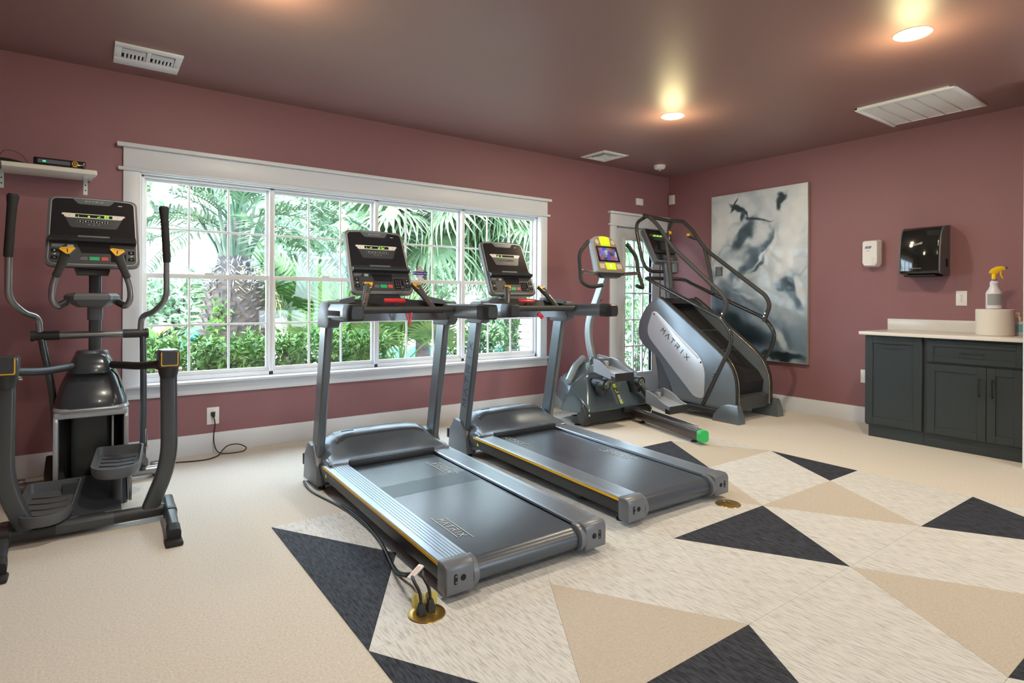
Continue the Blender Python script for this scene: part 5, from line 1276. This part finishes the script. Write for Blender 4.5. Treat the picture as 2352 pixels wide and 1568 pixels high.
cv = B().add(vs, fs).ob('canvas', node_mat('marbled_paint', paint_mat, .35), t)
RAMP = [(0, (.010, .020, .024)), (.15, (.030, .052, .064)), (.28, (.080, .122, .165)), (.45, (.19, .26, .32)), (.65, (.40, .475, .54)), (.85, (.64, .70, .755)), (1.01, (.82, .85, .87))]
ca = cv.data.color_attributes.new('paint', 'FLOAT_COLOR', 'POINT'); cols = []
for j in range(NV + 1):
    for i in range(NU + 1):
        L = paint_value(i / NU, j / NV)
        for (p0, c0), (p1, c1) in zip(RAMP, RAMP[1:]):
            if L <= p1: q = (L - p0) / (p1 - p0); cols += [c0[m] + (c1[m] - c0[m]) * q for m in range(3)] + [1.]; break
ca.data.foreach_set('color', cols)
fr = B(); fr.bb(-.024, .02, -.578, -.573, -.937, .94, .001).bb(-.024, .02, .573, .578, -.937, .94, .001).bb(-.024, .02, -.578, .578, .937, .942, .001).bb(-.024, .02, -.578, .578, -.942, -.937, .001)
fr.ob('edge_frame', M_rim, t)

# ================================================================ SHELF WITH NETWORK BOXES
M_shelf = mat('cream_shelf', (.70, .69, .60), .5)
t = thing('wall_shelf', 'cream wall shelf with rounded end above the elliptical', 'shelf', (-.45, DY, 1.95))
pl = [(-.9, 0), (.46, 0), (.462, -.10), (.485, -.22), (.488, -.275), (.478, -.283), (-.9, -.283)]
B().prism(pl, 2, .010, .040, .006, 2).ob('board', M_shelf, t)
for x in (.425, -.005):
    b = B(); b.bb(x - .012, x + .012, -.003, 0, -.085, .01, .001, 1).bb(x - .012, x + .012, -.24, 0, .006, .010, .001, 1)
    br = b.ob('bracket', mat('bracket_pale', (.70, .80, .78), .35), t)
    b = B()
    for z in (-.02, -.055): b.cyl((x, -.005, z), (x, -.002, z), .0045, 8)
    b.ob('bracket_screw', M_slot, br)
t = thing('network_box', 'flat black network box with green light and yellow emblem on the wall shelf', 'router', (-.152, 4.70, 1.990))
B().prism([(p[0], p[1]) for p in rrect(.262, .17, .012)], 2, 0, .046, .004, 2).ob('case', M_blackgloss, t)
B().bb(-.11, .05, -.0862, -.085, .012, .036, .001, 1).ob('front_window', mat('tinted_front', (.12, .14, .17), .15), t)
B().bb(-.085, -.07, -.0872, -.086, .020, .028).ob('status_light', mat('green_status', (.02, .5, .2), .4, emit=(.05, 1, .35), estr=1.2), t, smooth=False)
b = B(); b.lathe([(.012, 0), (.016, 0), (.016, .0015), (.012, .0015)], (.075, -.0872, .026), 20, axis=1); b.lathe([(.004, 0), (.007, 0), (.007, .0015), (.004, .0015)], (.075, -.0872, .026), 12, axis=1); b.bb(.062, .088, -.0875, -.086, .006, .009)
b.ob('emblem', M_yelpad, t)
t = thing('network_box', 'low black modem with loose wires at the left end of the wall shelf', 'modem', (-.40, 4.72, 1.990))
B().hull([(-.09, -.08, 0), (.10, -.08, 0), (.10, .08, 0), (-.09, .08, 0), (-.06, -.06, .028), (.0, -.06, .026), (.0, .06, .026), (-.06, .06, .028), (.09, -.07, .006), (.09, .07, .006)], .004, 2).ob('case', M_black, t)
b = B(); b.tube(fillet([(-.05, -.06, .02), (-.02, -.09, .075), (.05, -.05, .07), (.095, .0, .01)], .04), .0016, 6); b.tube(fillet([(-.045, -.07, .01), (-.035, -.125, -.004), (-.03, -.128, -.045), (-.06, -.10, -.09)], .01), .0016, 6); b.tube(fillet([(-.035, -.07, .01), (-.030, -.127, -.004), (-.028, -.129, -.05), (-.07, -.10, -.11)], .01), .0016, 6)
b.ob('wires', M_black, t)

# ================================================================ CEILING AND WALL FITTINGS
t = thing('air_vent', 'white ceiling register with two louvred openings above the shelf', 'vent', (.3045, 4.492, CZ))
b = B(); W2, D2 = .185, .188
b.bb(-W2, W2, -D2, -.125, -.012, 0, .003).bb(-W2, W2, .06, D2, -.012, 0, .003).bb(-W2, -.145, -.125, .06, -.012, 0, .003).bb(.145, W2, -.125, .06, -.012, 0, .003).bb(-.012, .012, -.125, .06, -.012, 0, .003)
fr = b.ob('face_frame', M_vent, t)
for s in (-1, 1):
    x0, x1 = sorted((s * .014, s * .143))
    b = B(); b.add([(x0, -.10, .0), (x1, -.10, .0), (x1, -.035, -.011), (x0, -.035, -.011), (x0, -.10, .004), (x1, -.10, .004), (x1, -.035, -.007), (x0, -.035, -.007)], [(0, 1, 2, 3), (7, 6, 5, 4), (0, 4, 5, 1), (1, 5, 6, 2), (2, 6, 7, 3), (3, 7, 4, 0)]); b.ob('deflector', mat('vent_shade', (.66, .70, .72), .4), t, smooth=False)
    for k in range(6):
        x = x0 + .012 + k * (.129 - .02) / 5.2
        b = B(); b.prism([(-.030, -.011), (.055, -.011), (.055, .0), (-.024, -.001)], 0, x, x + .012, .002, 1); b.ob('fin', M_vent, t)
B().bb(-.145, .145, -.125, .06, -.0015, -.0005).ob('duct_opening', M_slot, t, smooth=False)

t = thing('air_diffuser', 'square white stepped ceiling diffuser over the window corner', 'vent', (4.555, 4.57, CZ))
b = B(); R_ = .186
def ring(b, r0, r1, z0, z1):
    b.loft([[(-r0, -r0, z0), (r0, -r0, z0), (r0, r0, z0), (-r0, r0, z0)], [(-r0, -r0, z0 - .004), (r0, -r0, z0 - .004), (r0, r0, z0 - .004), (-r0, r0, z0 - .004)], [(-r1, -r1, z1 - .004), (r1, -r1, z1 - .004), (r1, r1, z1 - .004), (-r1, r1, z1 - .004)], [(-r1, -r1, z1), (r1, -r1, z1), (r1, r1, z1), (-r1, r1, z1)]], caps=False)
ring(b, R_, .150, -.001, -.008); b.ob('outer_flange', M_vent, t, smooth=False)
for r0, r1 in ((.135, .112), (.098, .072)): b = B(); ring(b, r0, r1, -.012, -.001); b.ob('step_ring', M_vent, t, smooth=False)
B().bb(-.06, .06, -.06, .06, -.010, -.006, .001, 1).ob('centre_plate', M_vent, t); B().bb(-.15, .15, -.15, .15, -.0008, -.0002).ob('duct_opening', mat('duct_grey', (.30, .33, .34), .6), t, smooth=False)

t = thing('return_grille', 'large white ribbed return grille on the ceiling at the right', 'vent', (5.402, 1.866, CZ))
hx, hy = .366, .338
b = B(); b.bb(-hx, hx, -hy, -hy + .035, -.014, 0, .004).bb(-hx, hx, hy - .022, hy, -.026, 0, .004).bb(-hx, -hx + .040, -hy, hy, -.022, 0, .004).bb(hx - .012, hx, -hy, hy, -.012, 0, .003)
b.ob('face_frame', M_vent, t)
for k in range(5):
    y0 = -hy + .035 + k * (2 * hy - .057) / 5; y1 = y0 + (2 * hy - .057) / 5
    B().bb(-hx + .04, hx - .012, y0 + .003, y1 - .003, -.008, -.003, .002, 1).ob('filter_panel', M_vent, t)
    if k: B().bb(-hx + .04, hx - .012, y0 - .004, y0 + .004, -.013, -.002, .001, 1).ob('divider', mat('divider_grey', (.55, .57, .56), .5), t)

t = thing('smoke_detector', 'white round smoke detector on the ceiling near the corner', 'detector', (5.394, 4.505, CZ))
B().lathe([(.001, -.044), (.05, -.043), (.062, -.034), (.066, -.012), (.066, 0)], n=28).ob('housing', M_white, t)
B().lathe([(.001, -.062), (.012, -.062), (.016, -.056), (.024, -.044)], n=16).ob('sensor_dome', mat('sensor_grey', (.55, .5, .5), .4), t)
t = thing('wall_sensor', 'small white square plate above the glazed door', 'sensor', (5.476, DY, 2.371))
B().bb(-.06, .06, -.022, 0, -.042, .042, .004).ob('case', M_white, t); B().bb(-.03, .03, -.0235, -.022, -.02, .02, .0005, 1).ob('cover', M_white, t)
t = thing('wall_sensor', 'small white upright motion sensor in the room corner on the right wall', 'sensor', (RX, 4.834, 2.446))
B().bb(-.03, 0, -.040, .040, -.060, .060, .005).ob('case', M_white, t); B().bb(-.033, -.03, -.028, .028, -.045, .0, .001, 1).ob('lens', mat('sensor_lens', (.75, .78, .80), .3), t)

def outlet(M, label, name='wall_outlet', duplex=True, w=.040, h=.063):
    t = thing(name, label, 'outlet'); t.matrix_world = M
    B().box((0, 0, .003), (2 * w, 2 * h, .006), .002, 2).ob('cover_plate', M_white, t)
    if duplex:
        for s in (-1, 1):
            r_ = B().prism([(x, y + s * .020) for x, y in rrect(.026, .030, .010)], 2, .006, .0075).ob('receptacle', mat('receptacle_white', (.76, .76, .75), .4), t)
            b = B(); b.bb(-.0068, -.0050, s * .020 + .001, s * .020 + .009, .0075, .008); b.bb(.0050, .0068, s * .020 + .001, s * .020 + .009, .0075, .008); b.cyl((0, s * .020 - .008, .0075), (0, s * .020 - .008, .008), .0022, 8); b.ob('slots', M_slot, r_, smooth=False)
    B().cyl((0, 0, .006), (0, 0, .0072), .003, 10).ob('plate_screw', M_chrome, t)
    return t
outlet(frame((.761, DY, .280), (1, 0, 0), (0, 0, 1)), 'white outlet plate below the window with a black plug in it', w=.042, h=.064)
outlet(frame((RX, 1.773, 1.200), (0, -1, 0), (0, 0, 1)), 'white outlet plate on the right wall above the counter')
outlet(frame((RX, 2.535, .447), (0, -1, 0), (0, 0, 1)), 'white wall plate half hidden behind the dark cabinet', duplex=False)

# plug and power cord of the elliptical
M_cord = mat('black_cord', (.015, .015, .015), .45)
t = thing('power_cord', 'black power cord looped on the carpet below the wall outlet', 'cord', (.76, 4.87, 0))
b = B(); b.loft([[(-.015, .018, .31), (.015, .018, .31), (.015, .018, .285), (-.015, .018, .285)], [(-.013, -.002, .309), (.013, -.002, .309), (.013, -.002, .283), (-.013, -.002, .283)], [(-.006, -.016, .295), (.006, -.016, .295), (.006, -.016, .272), (-.006, -.016, .272)]]); b.ob('plug', M_cord, t)
path = fillet([(0, -.012, .285), (.012, -.02, .22), (-.002, -.025, .15), (.0, -.03, .07), (.02, -.075, .012), (.10, -.09, .006), (.20, -.085, .006), (.225, -.06, .025), (.17, -.032, .058), (.09, -.032, .055), (.045, -.06, .02), (.02, -.11, .006), (-.06, -.185, .005), (-.16, -.17, .005), (-.28, -.13, .005), (-.45, -.16, .005), (-.58, -.25, .005), (-.62, -.36, .03)], .05, 5)
b = B(); b.tube(path, .0042, 8); b.ob('cable', M_cord, t)

# ---------------- dispensers
t = thing('soap_dispenser', 'white sanitizer dispenser left of the black towel dispenser', 'dispenser', (RX, 2.462, 1.622))
ol = [(p.x, p.y) for p in fillet([(.072, .115, 0), (.060, .125, 0), (-.066, .125, 0), (-.072, .112, 0), (-.072, -.10, 0), (-.055, -.128, 0), (.055, -.128, 0), (.072, -.10, 0)], .010, 3, True)]
B().prism(ol, 0, -.045, 0, .004, 2).ob('back_shell', M_white, t)
b = B(); b.loft([[(-.044, y * .97, z * .985) for y, z in ol], [(-.075, y * .95, z * .97) for y, z in ol], [(-.098, y * .86, z * .90) for y, z in ol]]); fc = b.ob('front_cover', M_white, t, ang=30)
b = B(); b.bb(-.1005, -.097, -.052, -.018, -.118, -.045, .003); b.ob('push_bar', mat('push_pale', (.74, .75, .77), .35), fc)
MP = frame((-.0988, .012, .055), (0, -1, 0), (0, 0, 1))
b = B(); b.M = MP; b.prism([(-.030, -.010), (.022, -.010), (.030, .010), (-.022, .010)], 2, 0, .0008); b.ob('logo_panel', mat('logo_navy', (.05, .05, .28), .4), fc, smooth=False)
text('logo_lettering', 'PURELL', .0135, M_white, fc, MP @ Matrix.Translation((0, 0, .001)), shear=.2)
text('small_print', 'advanced\nhand sanitizer', .006, mat('print_lilac', (.45, .45, .60), .5), fc, frame((-.0988, .012, .025), (0, -1, 0), (0, 0, 1)))

t = thing('towel_dispenser', 'glossy black paper towel dispenser on the right wall', 'dispenser', (RX, 2.03, 1.40))
prof = [(0, 0), (-.215, .012), (-.228, .03), (-.222, .22), (-.20, .33), (-.165, .395), (-.12, .425), (0, .435)]
b = B(); w = .158
pp = [(p.x, p.y) for p in fillet([(x, z, 0) for x, z in prof], [.0, .01, .02, .1, .08, .06, .05, 0], 4, True)]
b.prism(pp, 1, -w, w - .028, .008, 2); cv = b.ob('cover', mat('smoked_black_gloss', (.010, .014, .014), .07, coat=.8), t, ang=30)
B().prism([(x * .985, z) for x, z in pp], 1, -w - .014, -w, .004, 2).ob('end_panel', M_graphite, t, ang=30)
B().prism([(x * .985, z) for x, z in pp], 1, w - .028, w - .014, .004, 2).ob('end_panel', M_graphite, t, ang=30)
B().bb(-.205, -.03, -.13, .11, -.012, .004, .003).ob('towel_slot', M_slot, t)
B().bb(-.10, -.05, -w - .0165, -w - .013, .07, .14, .004).ob('key_recess', M_slot, t)
MS = frame((-.2155, .0, .272), (0, -1, 0), (.19, 0, .98))
text('logo_lettering', 'Scott', .034, M_white, cv, MS @ Matrix.Rotation(rad(12), 4, 'Z'), shear=.3)
text('small_lettering', 'Kleenex', .020, mat('grey_print', (.25, .26, .26), .5), cv, frame((-.2285, .0, .06), (0, -1, 0), (0, 0, 1)), shear=.3)

# ================================================================ CABINETS, COUNTER
M_cab = mat('cabinet_blue_black', (.030, .040, .043), .36, var=.12, vscale=3)
M_handle = mat('dark_pull', (.035, .038, .04), .3, metal=.6)
M_counter = mat('pale_stone_counter', (.72, .70, .66), .22, var=.05, vscale=14)
CF, Y_L, Y_M, Y_R = 5.478, 2.302, 1.868, 1.228
def shaker(b, x, y0, y1, z0, z1, fw=.055, th=.019):
    b.bb(x, x + th, y0, y0 + fw, z0, z1, .0015, 1).bb(x, x + th, y1 - fw, y1, z0, z1, .0015, 1).bb(x, x + th, y0 + fw, y1 - fw, z0, z0 + fw, .0015, 1).bb(x, x + th, y0 + fw, y1 - fw, z1 - fw, z1, .0015, 1)
    b.bb(x + .008, x + th, y0 + fw, y1 - fw, z0 + fw, z1 - fw)
def pull(p0, p1, parent):
    p0 = Vector(p0); p1 = Vector(p1); d = (p1 - p0).normalized(); b = B(); off = Vector((-.028, 0, 0))
    b.cyl(p0 + off - d * .012, p1 + off + d * .012, .005, 10); b.cyl(p0, p0 + off, .004, 8); b.cyl(p1, p1 + off, .004, 8)
    b.ob('pull_handle', M_handle, parent)
c1 = thing('base_cabinet', 'dark cabinet with one tall pull-out front, at the open end of the counter', 'cabinet', (CF + .02, (Y_L + Y_M) / 2, 0), group='dark base cabinets under the counter')
def loc(b, t): b.M = Matrix.Translation(-Vector(t.location)); return b
loc(B(), c1).bb(CF + .02, RX - .001, Y_M + .001, Y_L, .10, .879, .002, 1).bb(CF + .03, RX - .001, Y_M + .001, Y_L - .02, 0, .10).ob('carcass', M_cab, c1)
b = loc(B(), c1); shaker(b, CF, Y_M + .004, Y_L - .002, .115, .872, .06); d1 = b.ob('door', M_cab, c1)
b_ = c1.location; pull((CF - b_.x, 2.17 - b_.y, .815), (CF - b_.x, 2.02 - b_.y, .815), d1)
c2 = thing('base_cabinet', 'dark cabinet with a drawer over two doors, below the paper roll', 'cabinet', (CF + .02, (Y_R + Y_M) / 2, 0), group='dark base cabinets under the counter')
loc(B(), c2).bb(CF + .02, RX - .001, Y_R, Y_M - .001, .10, .879, .002, 1).bb(CF + .03, RX - .001, Y_R, Y_M - .001, 0, .10).ob('carcass', M_cab, c2)
b_ = c2.location
b = loc(B(), c2); shaker(b, CF, Y_R + .004, Y_M - .030, .690, .860, .045); d2 = b.ob('drawer', M_cab, c2); pull((CF - b_.x, 1.60 - b_.y, .772), (CF - b_.x, 1.47 - b_.y, .772), d2)
ym = 1.452
b = loc(B(), c2); shaker(b, CF, ym + .0015, Y_M - .030, .115, .672, .055); d3 = b.ob('door', M_cab, c2); pull((CF - b_.x, ym + .04 - b_.y, .58), (CF - b_.x, ym + .04 - b_.y, .46), d3)
b = loc(B(), c2); shaker(b, CF, Y_R + .004, ym - .0015, .115, .672, .055); d4 = b.ob('door', M_cab, c2); pull((CF - b_.x, ym - .04 - b_.y, .58), (CF - b_.x, ym - .04 - b_.y, .46), d4)
t = thing('countertop', 'pale stone counter with short backsplash on the dark cabinets', 'counter', (5.74, 1.78, .88))
loc(B(), t).bb(5.440, RX - .001, 1.226, 2.338, .880, .910, .004).ob('slab', M_counter, t)
loc(B(), t).bb(RX - .021, RX - .001, 1.226, 2.336, .910, 1.010, .002).ob('backsplash', M_counter, t)

# things on the counter
M_paper = mat('paper_roll', (.76, .73, .66), .85, bump=.1, bscale=300)
t = thing('paper_roll', 'big roll of paper towel standing on the counter under the spray bottle', 'paper roll', (5.745, 1.470, .91))
B().lathe([(.028, .0), (.116, .0), (.121, .004), (.121, .201), (.116, .205), (.028, .205), (.028, .0)], n=48).ob('paper', M_paper, t)
B().lathe([(.022, 0), (.0275, 0), (.0275, .206), (.022, .206), (.022, 0)], n=24).ob('cardboard_core', mat('cardboard', (.42, .30, .18), .9), t)
t = thing('spray_bottle', 'white spray bottle with yellow trigger standing on the paper roll', 'spray bottle', (5.742, 1.476, 1.1165), rad(-65))
M_hdpe = mat('milky_plastic', (.74, .76, .84), .35)
b = B(); secs = []
for z, r_ in ((0, .046), (.006, .052), (.12, .052), (.135, .049), (.155, .036), (.175, .028), (.195, .026), (.203, .030), (.211, .026), (.222, .018)): secs.append([(r_ * cos(a), r_ * .86 * sin(a), z) for a in [2 * pi * i / 24 for i in range(24)]])
b.loft(secs); bo = b.ob('bottle', M_hdpe, t)
b = B(); b.M = Matrix()
for i in range(9):
    pass
b.loft([[(.0522 * cos(a) * 1.006, .0522 * .86 * sin(a) * 1.01, z) for z in (.03, .118)] for a in [rad(-60 + 15 * i - 90) for i in range(9)]], caps=False); b.ob('paper_label', mat('label_grey', (.62, .64, .66), .6), bo)
B().lathe([(.016, .216), (.017, .218), (.017, .230), (.015, .232)], n=20).ob('collar', mat('violet_collar', (.16, .12, .42), .4), t)
M_ytrig = mat('yellow_trigger', (.90, .58, .01), .4)
b = B(); b.lathe([(.014, .230), (.016, .234), (.016, .268), (.012, .276), (.001, .278)], n=18)
b.prism([(p.x, p.y) for p in fillet([(-.036, .282, 0), (-.020, .312, 0), (.015, .334, 0), (.058, .334, 0), (.070, .320, 0), (.070, .306, 0), (.030, .296, 0), (.020, .276, 0), (-.010, .272, 0)], .010, 3, True)], 1, -.013, .013, .004, 2); hd = b.ob('spray_head', M_ytrig, t, ang=30)
B().prism([(p.x, p.y) for p in fillet([(.030, .300, 0), (.044, .302, 0), (.046, .270, 0), (.056, .240, 0), (.048, .236, 0), (.036, .266, 0)], .006, 3, True)], 1, -.008, .008, .002, 1).ob('trigger', M_ytrig, hd)
B().cyl((.068, 0, .322), (.082, 0, .322), .010, 14).ob('nozzle', mat('violet_nozzle', (.13, .08, .22), .4), hd)
t = thing('sanitizer_bottle', 'small clear sanitizer pump bottle with cream top at the right end of the counter', 'pump bottle', (5.865, 1.353, .91))
b = B(); secs = []
for z, k in ((0, .9), (.006, 1), (.095, 1), (.108, .8), (.116, .45)): secs.append([(x * k, y * k, z) for x, y in rrect(.075, .05, .018)])
b.loft(secs); M_clear = mat('clear_gel', (.72, .80, .82), .12); bo = b.ob('bottle', M_clear, t); bo.rotation_euler = (0, 0, rad(-55))
b = B(); b.bb(-.030, .030, -.0262, -.025, .03, .09); lb = b.ob('label', mat('teal_label', (.25, .60, .66), .5), t, smooth=False); lb.rotation_euler = (0, 0, rad(-55))
M_cream = mat('cream_pump', (.80, .72, .52), .4)
b = B(); b.lathe([(.017, .114), (.0175, .118), (.0175, .136), (.010, .146), (.005, .150), (.005, .166), (.011, .168), (.011, .178), (.001, .180)], n=18); b.tube([(0, 0, .174), (-.018, .022, .174), (-.020, .025, .166)], .0045, 8); b.ob('pump', M_cream, t)

# ================================================================ FLOOR BOXES, CORDS, STICKER
def floor_box(x, y, label, open_):
    t = thing('floor_box', label, 'floor outlet', (x, y, .003), rad(-15), 'brass floor outlets')
    B().lathe([(.040, .0045), (.062, .0045), (.069, .003), (.071, .0)], n=40).ob('brass_ring', M_brass, t)
    B().lathe([(.001, .0025), (.0395, .0025), (.041, .0045)], n=32).ob('inner_disc', M_brass, t)
    if not open_:
        for s in (-1, 1):
            b = B(); b.prism([(x_ + s * .020, y_) for x_, y_ in rrect(.032, .042, .012)], 2, .003, .0055, .001, 1); b.ob('flip_cover', M_brass, t)
            b = B(); b.bb(s * .020 - .003, s * .020 + .003, -.016, .004, .0055, .0062); b.ob('cover_slot', mat('brass_bright', (.8, .66, .40), .2, metal=1.), t, smooth=False)
    return t
fb = floor_box(1.026, 1.946, 'open brass floor outlet with raised yellow covers by the near treadmill', True)
M_lid = mat('yellow_lid', (.72, .62, .16), .45)
for s in (-1, 1):
    b = B(); b.M = Matrix.Translation((s * .0255, .033, .004)) @ Matrix.Rotation(rad(80), 4, 'X') @ Matrix.Rotation(rad(-s * 4), 4, 'Y')
    b.prism([(x_, y_ + .030) for x_, y_ in rrect(.047, .052, .015)], 2, -.003, .003, .001, 1); b.bb(-.010, .010, -.004, .006, -.003, .003); b.prism([(x_, y_ + .030) for x_, y_ in rrect(.030, .036, .006)], 2, .003, .0055, .001, 1)
    b.ob('flip_cover', M_lid, fb)
b = B()
for s in (-1, 1): b.prism([(x_ + s * .022, y_) for x_, y_ in rrect(.028, .034, .010)], 2, .002, .0042)
b.ob('socket_face', mat('brass_bright', (.8, .66, .40), .2, metal=1.), fb)
floor_box(2.985, 1.982, 'closed brass floor outlet behind the far treadmill', False)
# cord feeding the near treadmill: plugs, cables, tag, run along the machine
t = thing('power_cord', 'black treadmill cord with two plugs and a white tag in the floor outlet', 'cord', (1.026, 1.946, .003))
PLG = [(-.024, -.004), (.020, .006)]
ends = [(-.018, .085, .108), (.036, .100, .110)]
for (px, py), e in zip(PLG, ends):
    b = B(); b.loft([[(px + sx * .015, py + sy * .012, .004) for sx, sy in ((-1, -1), (1, -1), (1, 1), (-1, 1))], [(px + sx * .014, py + .001 + sy * .011, .022) for sx, sy in ((-1, -1), (1, -1), (1, 1), (-1, 1))], [(px + sx * .0075, py + .003 + sy * .007, .046) for sx, sy in ((-1, -1), (1, -1), (1, 1), (-1, 1))]]); pg = b.ob('plug', M_cord, t, ang=40)
    pth = fillet([(px, py + .003, .040), (px - .002, py + .008, .085), (px - .010, py + .04, .112), e], .04, 6)
    b = B(); b.tube(pth, .0062, 10); b.ob('plug_cable', M_cord, pg)
b = B(); b.box((.006, .105, .112), (.078, .026, .010), .003, M=Matrix.Rotation(rad(24), 4, 'Z') @ Matrix.Rotation(rad(-18), 4, 'Y')); tg = b.ob('cable_tag', M_white, t)
b = B(); b.box((.006, .104, .1175), (.050, .014, .001), 0, M=Matrix.Rotation(rad(24), 4, 'Z') @ Matrix.Rotation(rad(-18), 4, 'Y')); b.ob('tag_print', mat('tag_red', (.75, .55, .50), .5), tg)
W0 = Vector((1.026, 1.946, .003))
run = [(1.099, 3.74, .02), (1.090, 3.62, .006), (1.098, 3.50, .006), (1.150, 3.20, .006), (1.160, 2.86, .006), (1.138, 2.60, .006), (1.088, 2.40, .007), (1.060, 2.26, .020), (1.068, 2.15, .06), (1.045, 2.07, .105)]
b = B(); b.tube([Vector(p) - W0 for p in fillet(run, .12, 6)], .0065, 10); b.ob('main_cable', M_cord, t)
b = B(); b.tube([Vector(p) - W0 for p in fillet([(1.150, 3.20, .018), (1.162, 2.9, .018), (1.13, 2.60, .018), (1.076, 2.38, .02), (1.040, 2.24, .03), (1.02, 2.14, .07), (1.00, 2.06, .105)], .12, 6)], .0065, 10); b.ob('main_cable', M_cord, t)

t = thing('window_sticker', 'diamond shaped alarm sticker with red edge and blue band on the window pane', 'sticker', (2.548, DY + .1085, 1.412))
def dia(r): return [(r, 0), (0, r), (-r, 0), (0, -r)]
M0 = frame((0, 0, 0), (1, 0, 0), (0, 0, 1))
b = B(); b.M = M0; b.prism(dia(.066), 2, 0, .0006); b.ob('red_diamond', mat('sticker_red', (.55, .03, .04), .5), t, smooth=False)
b = B(); b.M = M0; b.prism(dia(.059), 2, .0006, .0010); b.ob('pale_diamond', mat('sticker_pale', (.72, .78, .80), .5), t, smooth=False)
b = B(); b.M = M0; b.bb(-.077, .077, -.017, .017, .0010, .0016); b.ob('blue_band', mat('sticker_blue', (.04, .02, .30), .5), t, smooth=False)
text('band_lettering', 'Protection One', .0205, M_white, t, M0 @ Matrix.Translation((.012, 0, .0017)))
b = B(); b.M = M0; b.bb(-.072, -.060, -.007, .007, .0016, .0021); b.ob('band_mark', M_white, t, smooth=False)
b = B(); b.M = M0
for z, w_ in ((.032, .022), (.024, .03), (-.025, .03), (-.033, .022)): b.bb(-w_, w_, z - .0015, z + .0015, .0010, .0014)
b.ob('small_print', mat('sticker_print', (.35, .35, .5), .5), t, smooth=False)
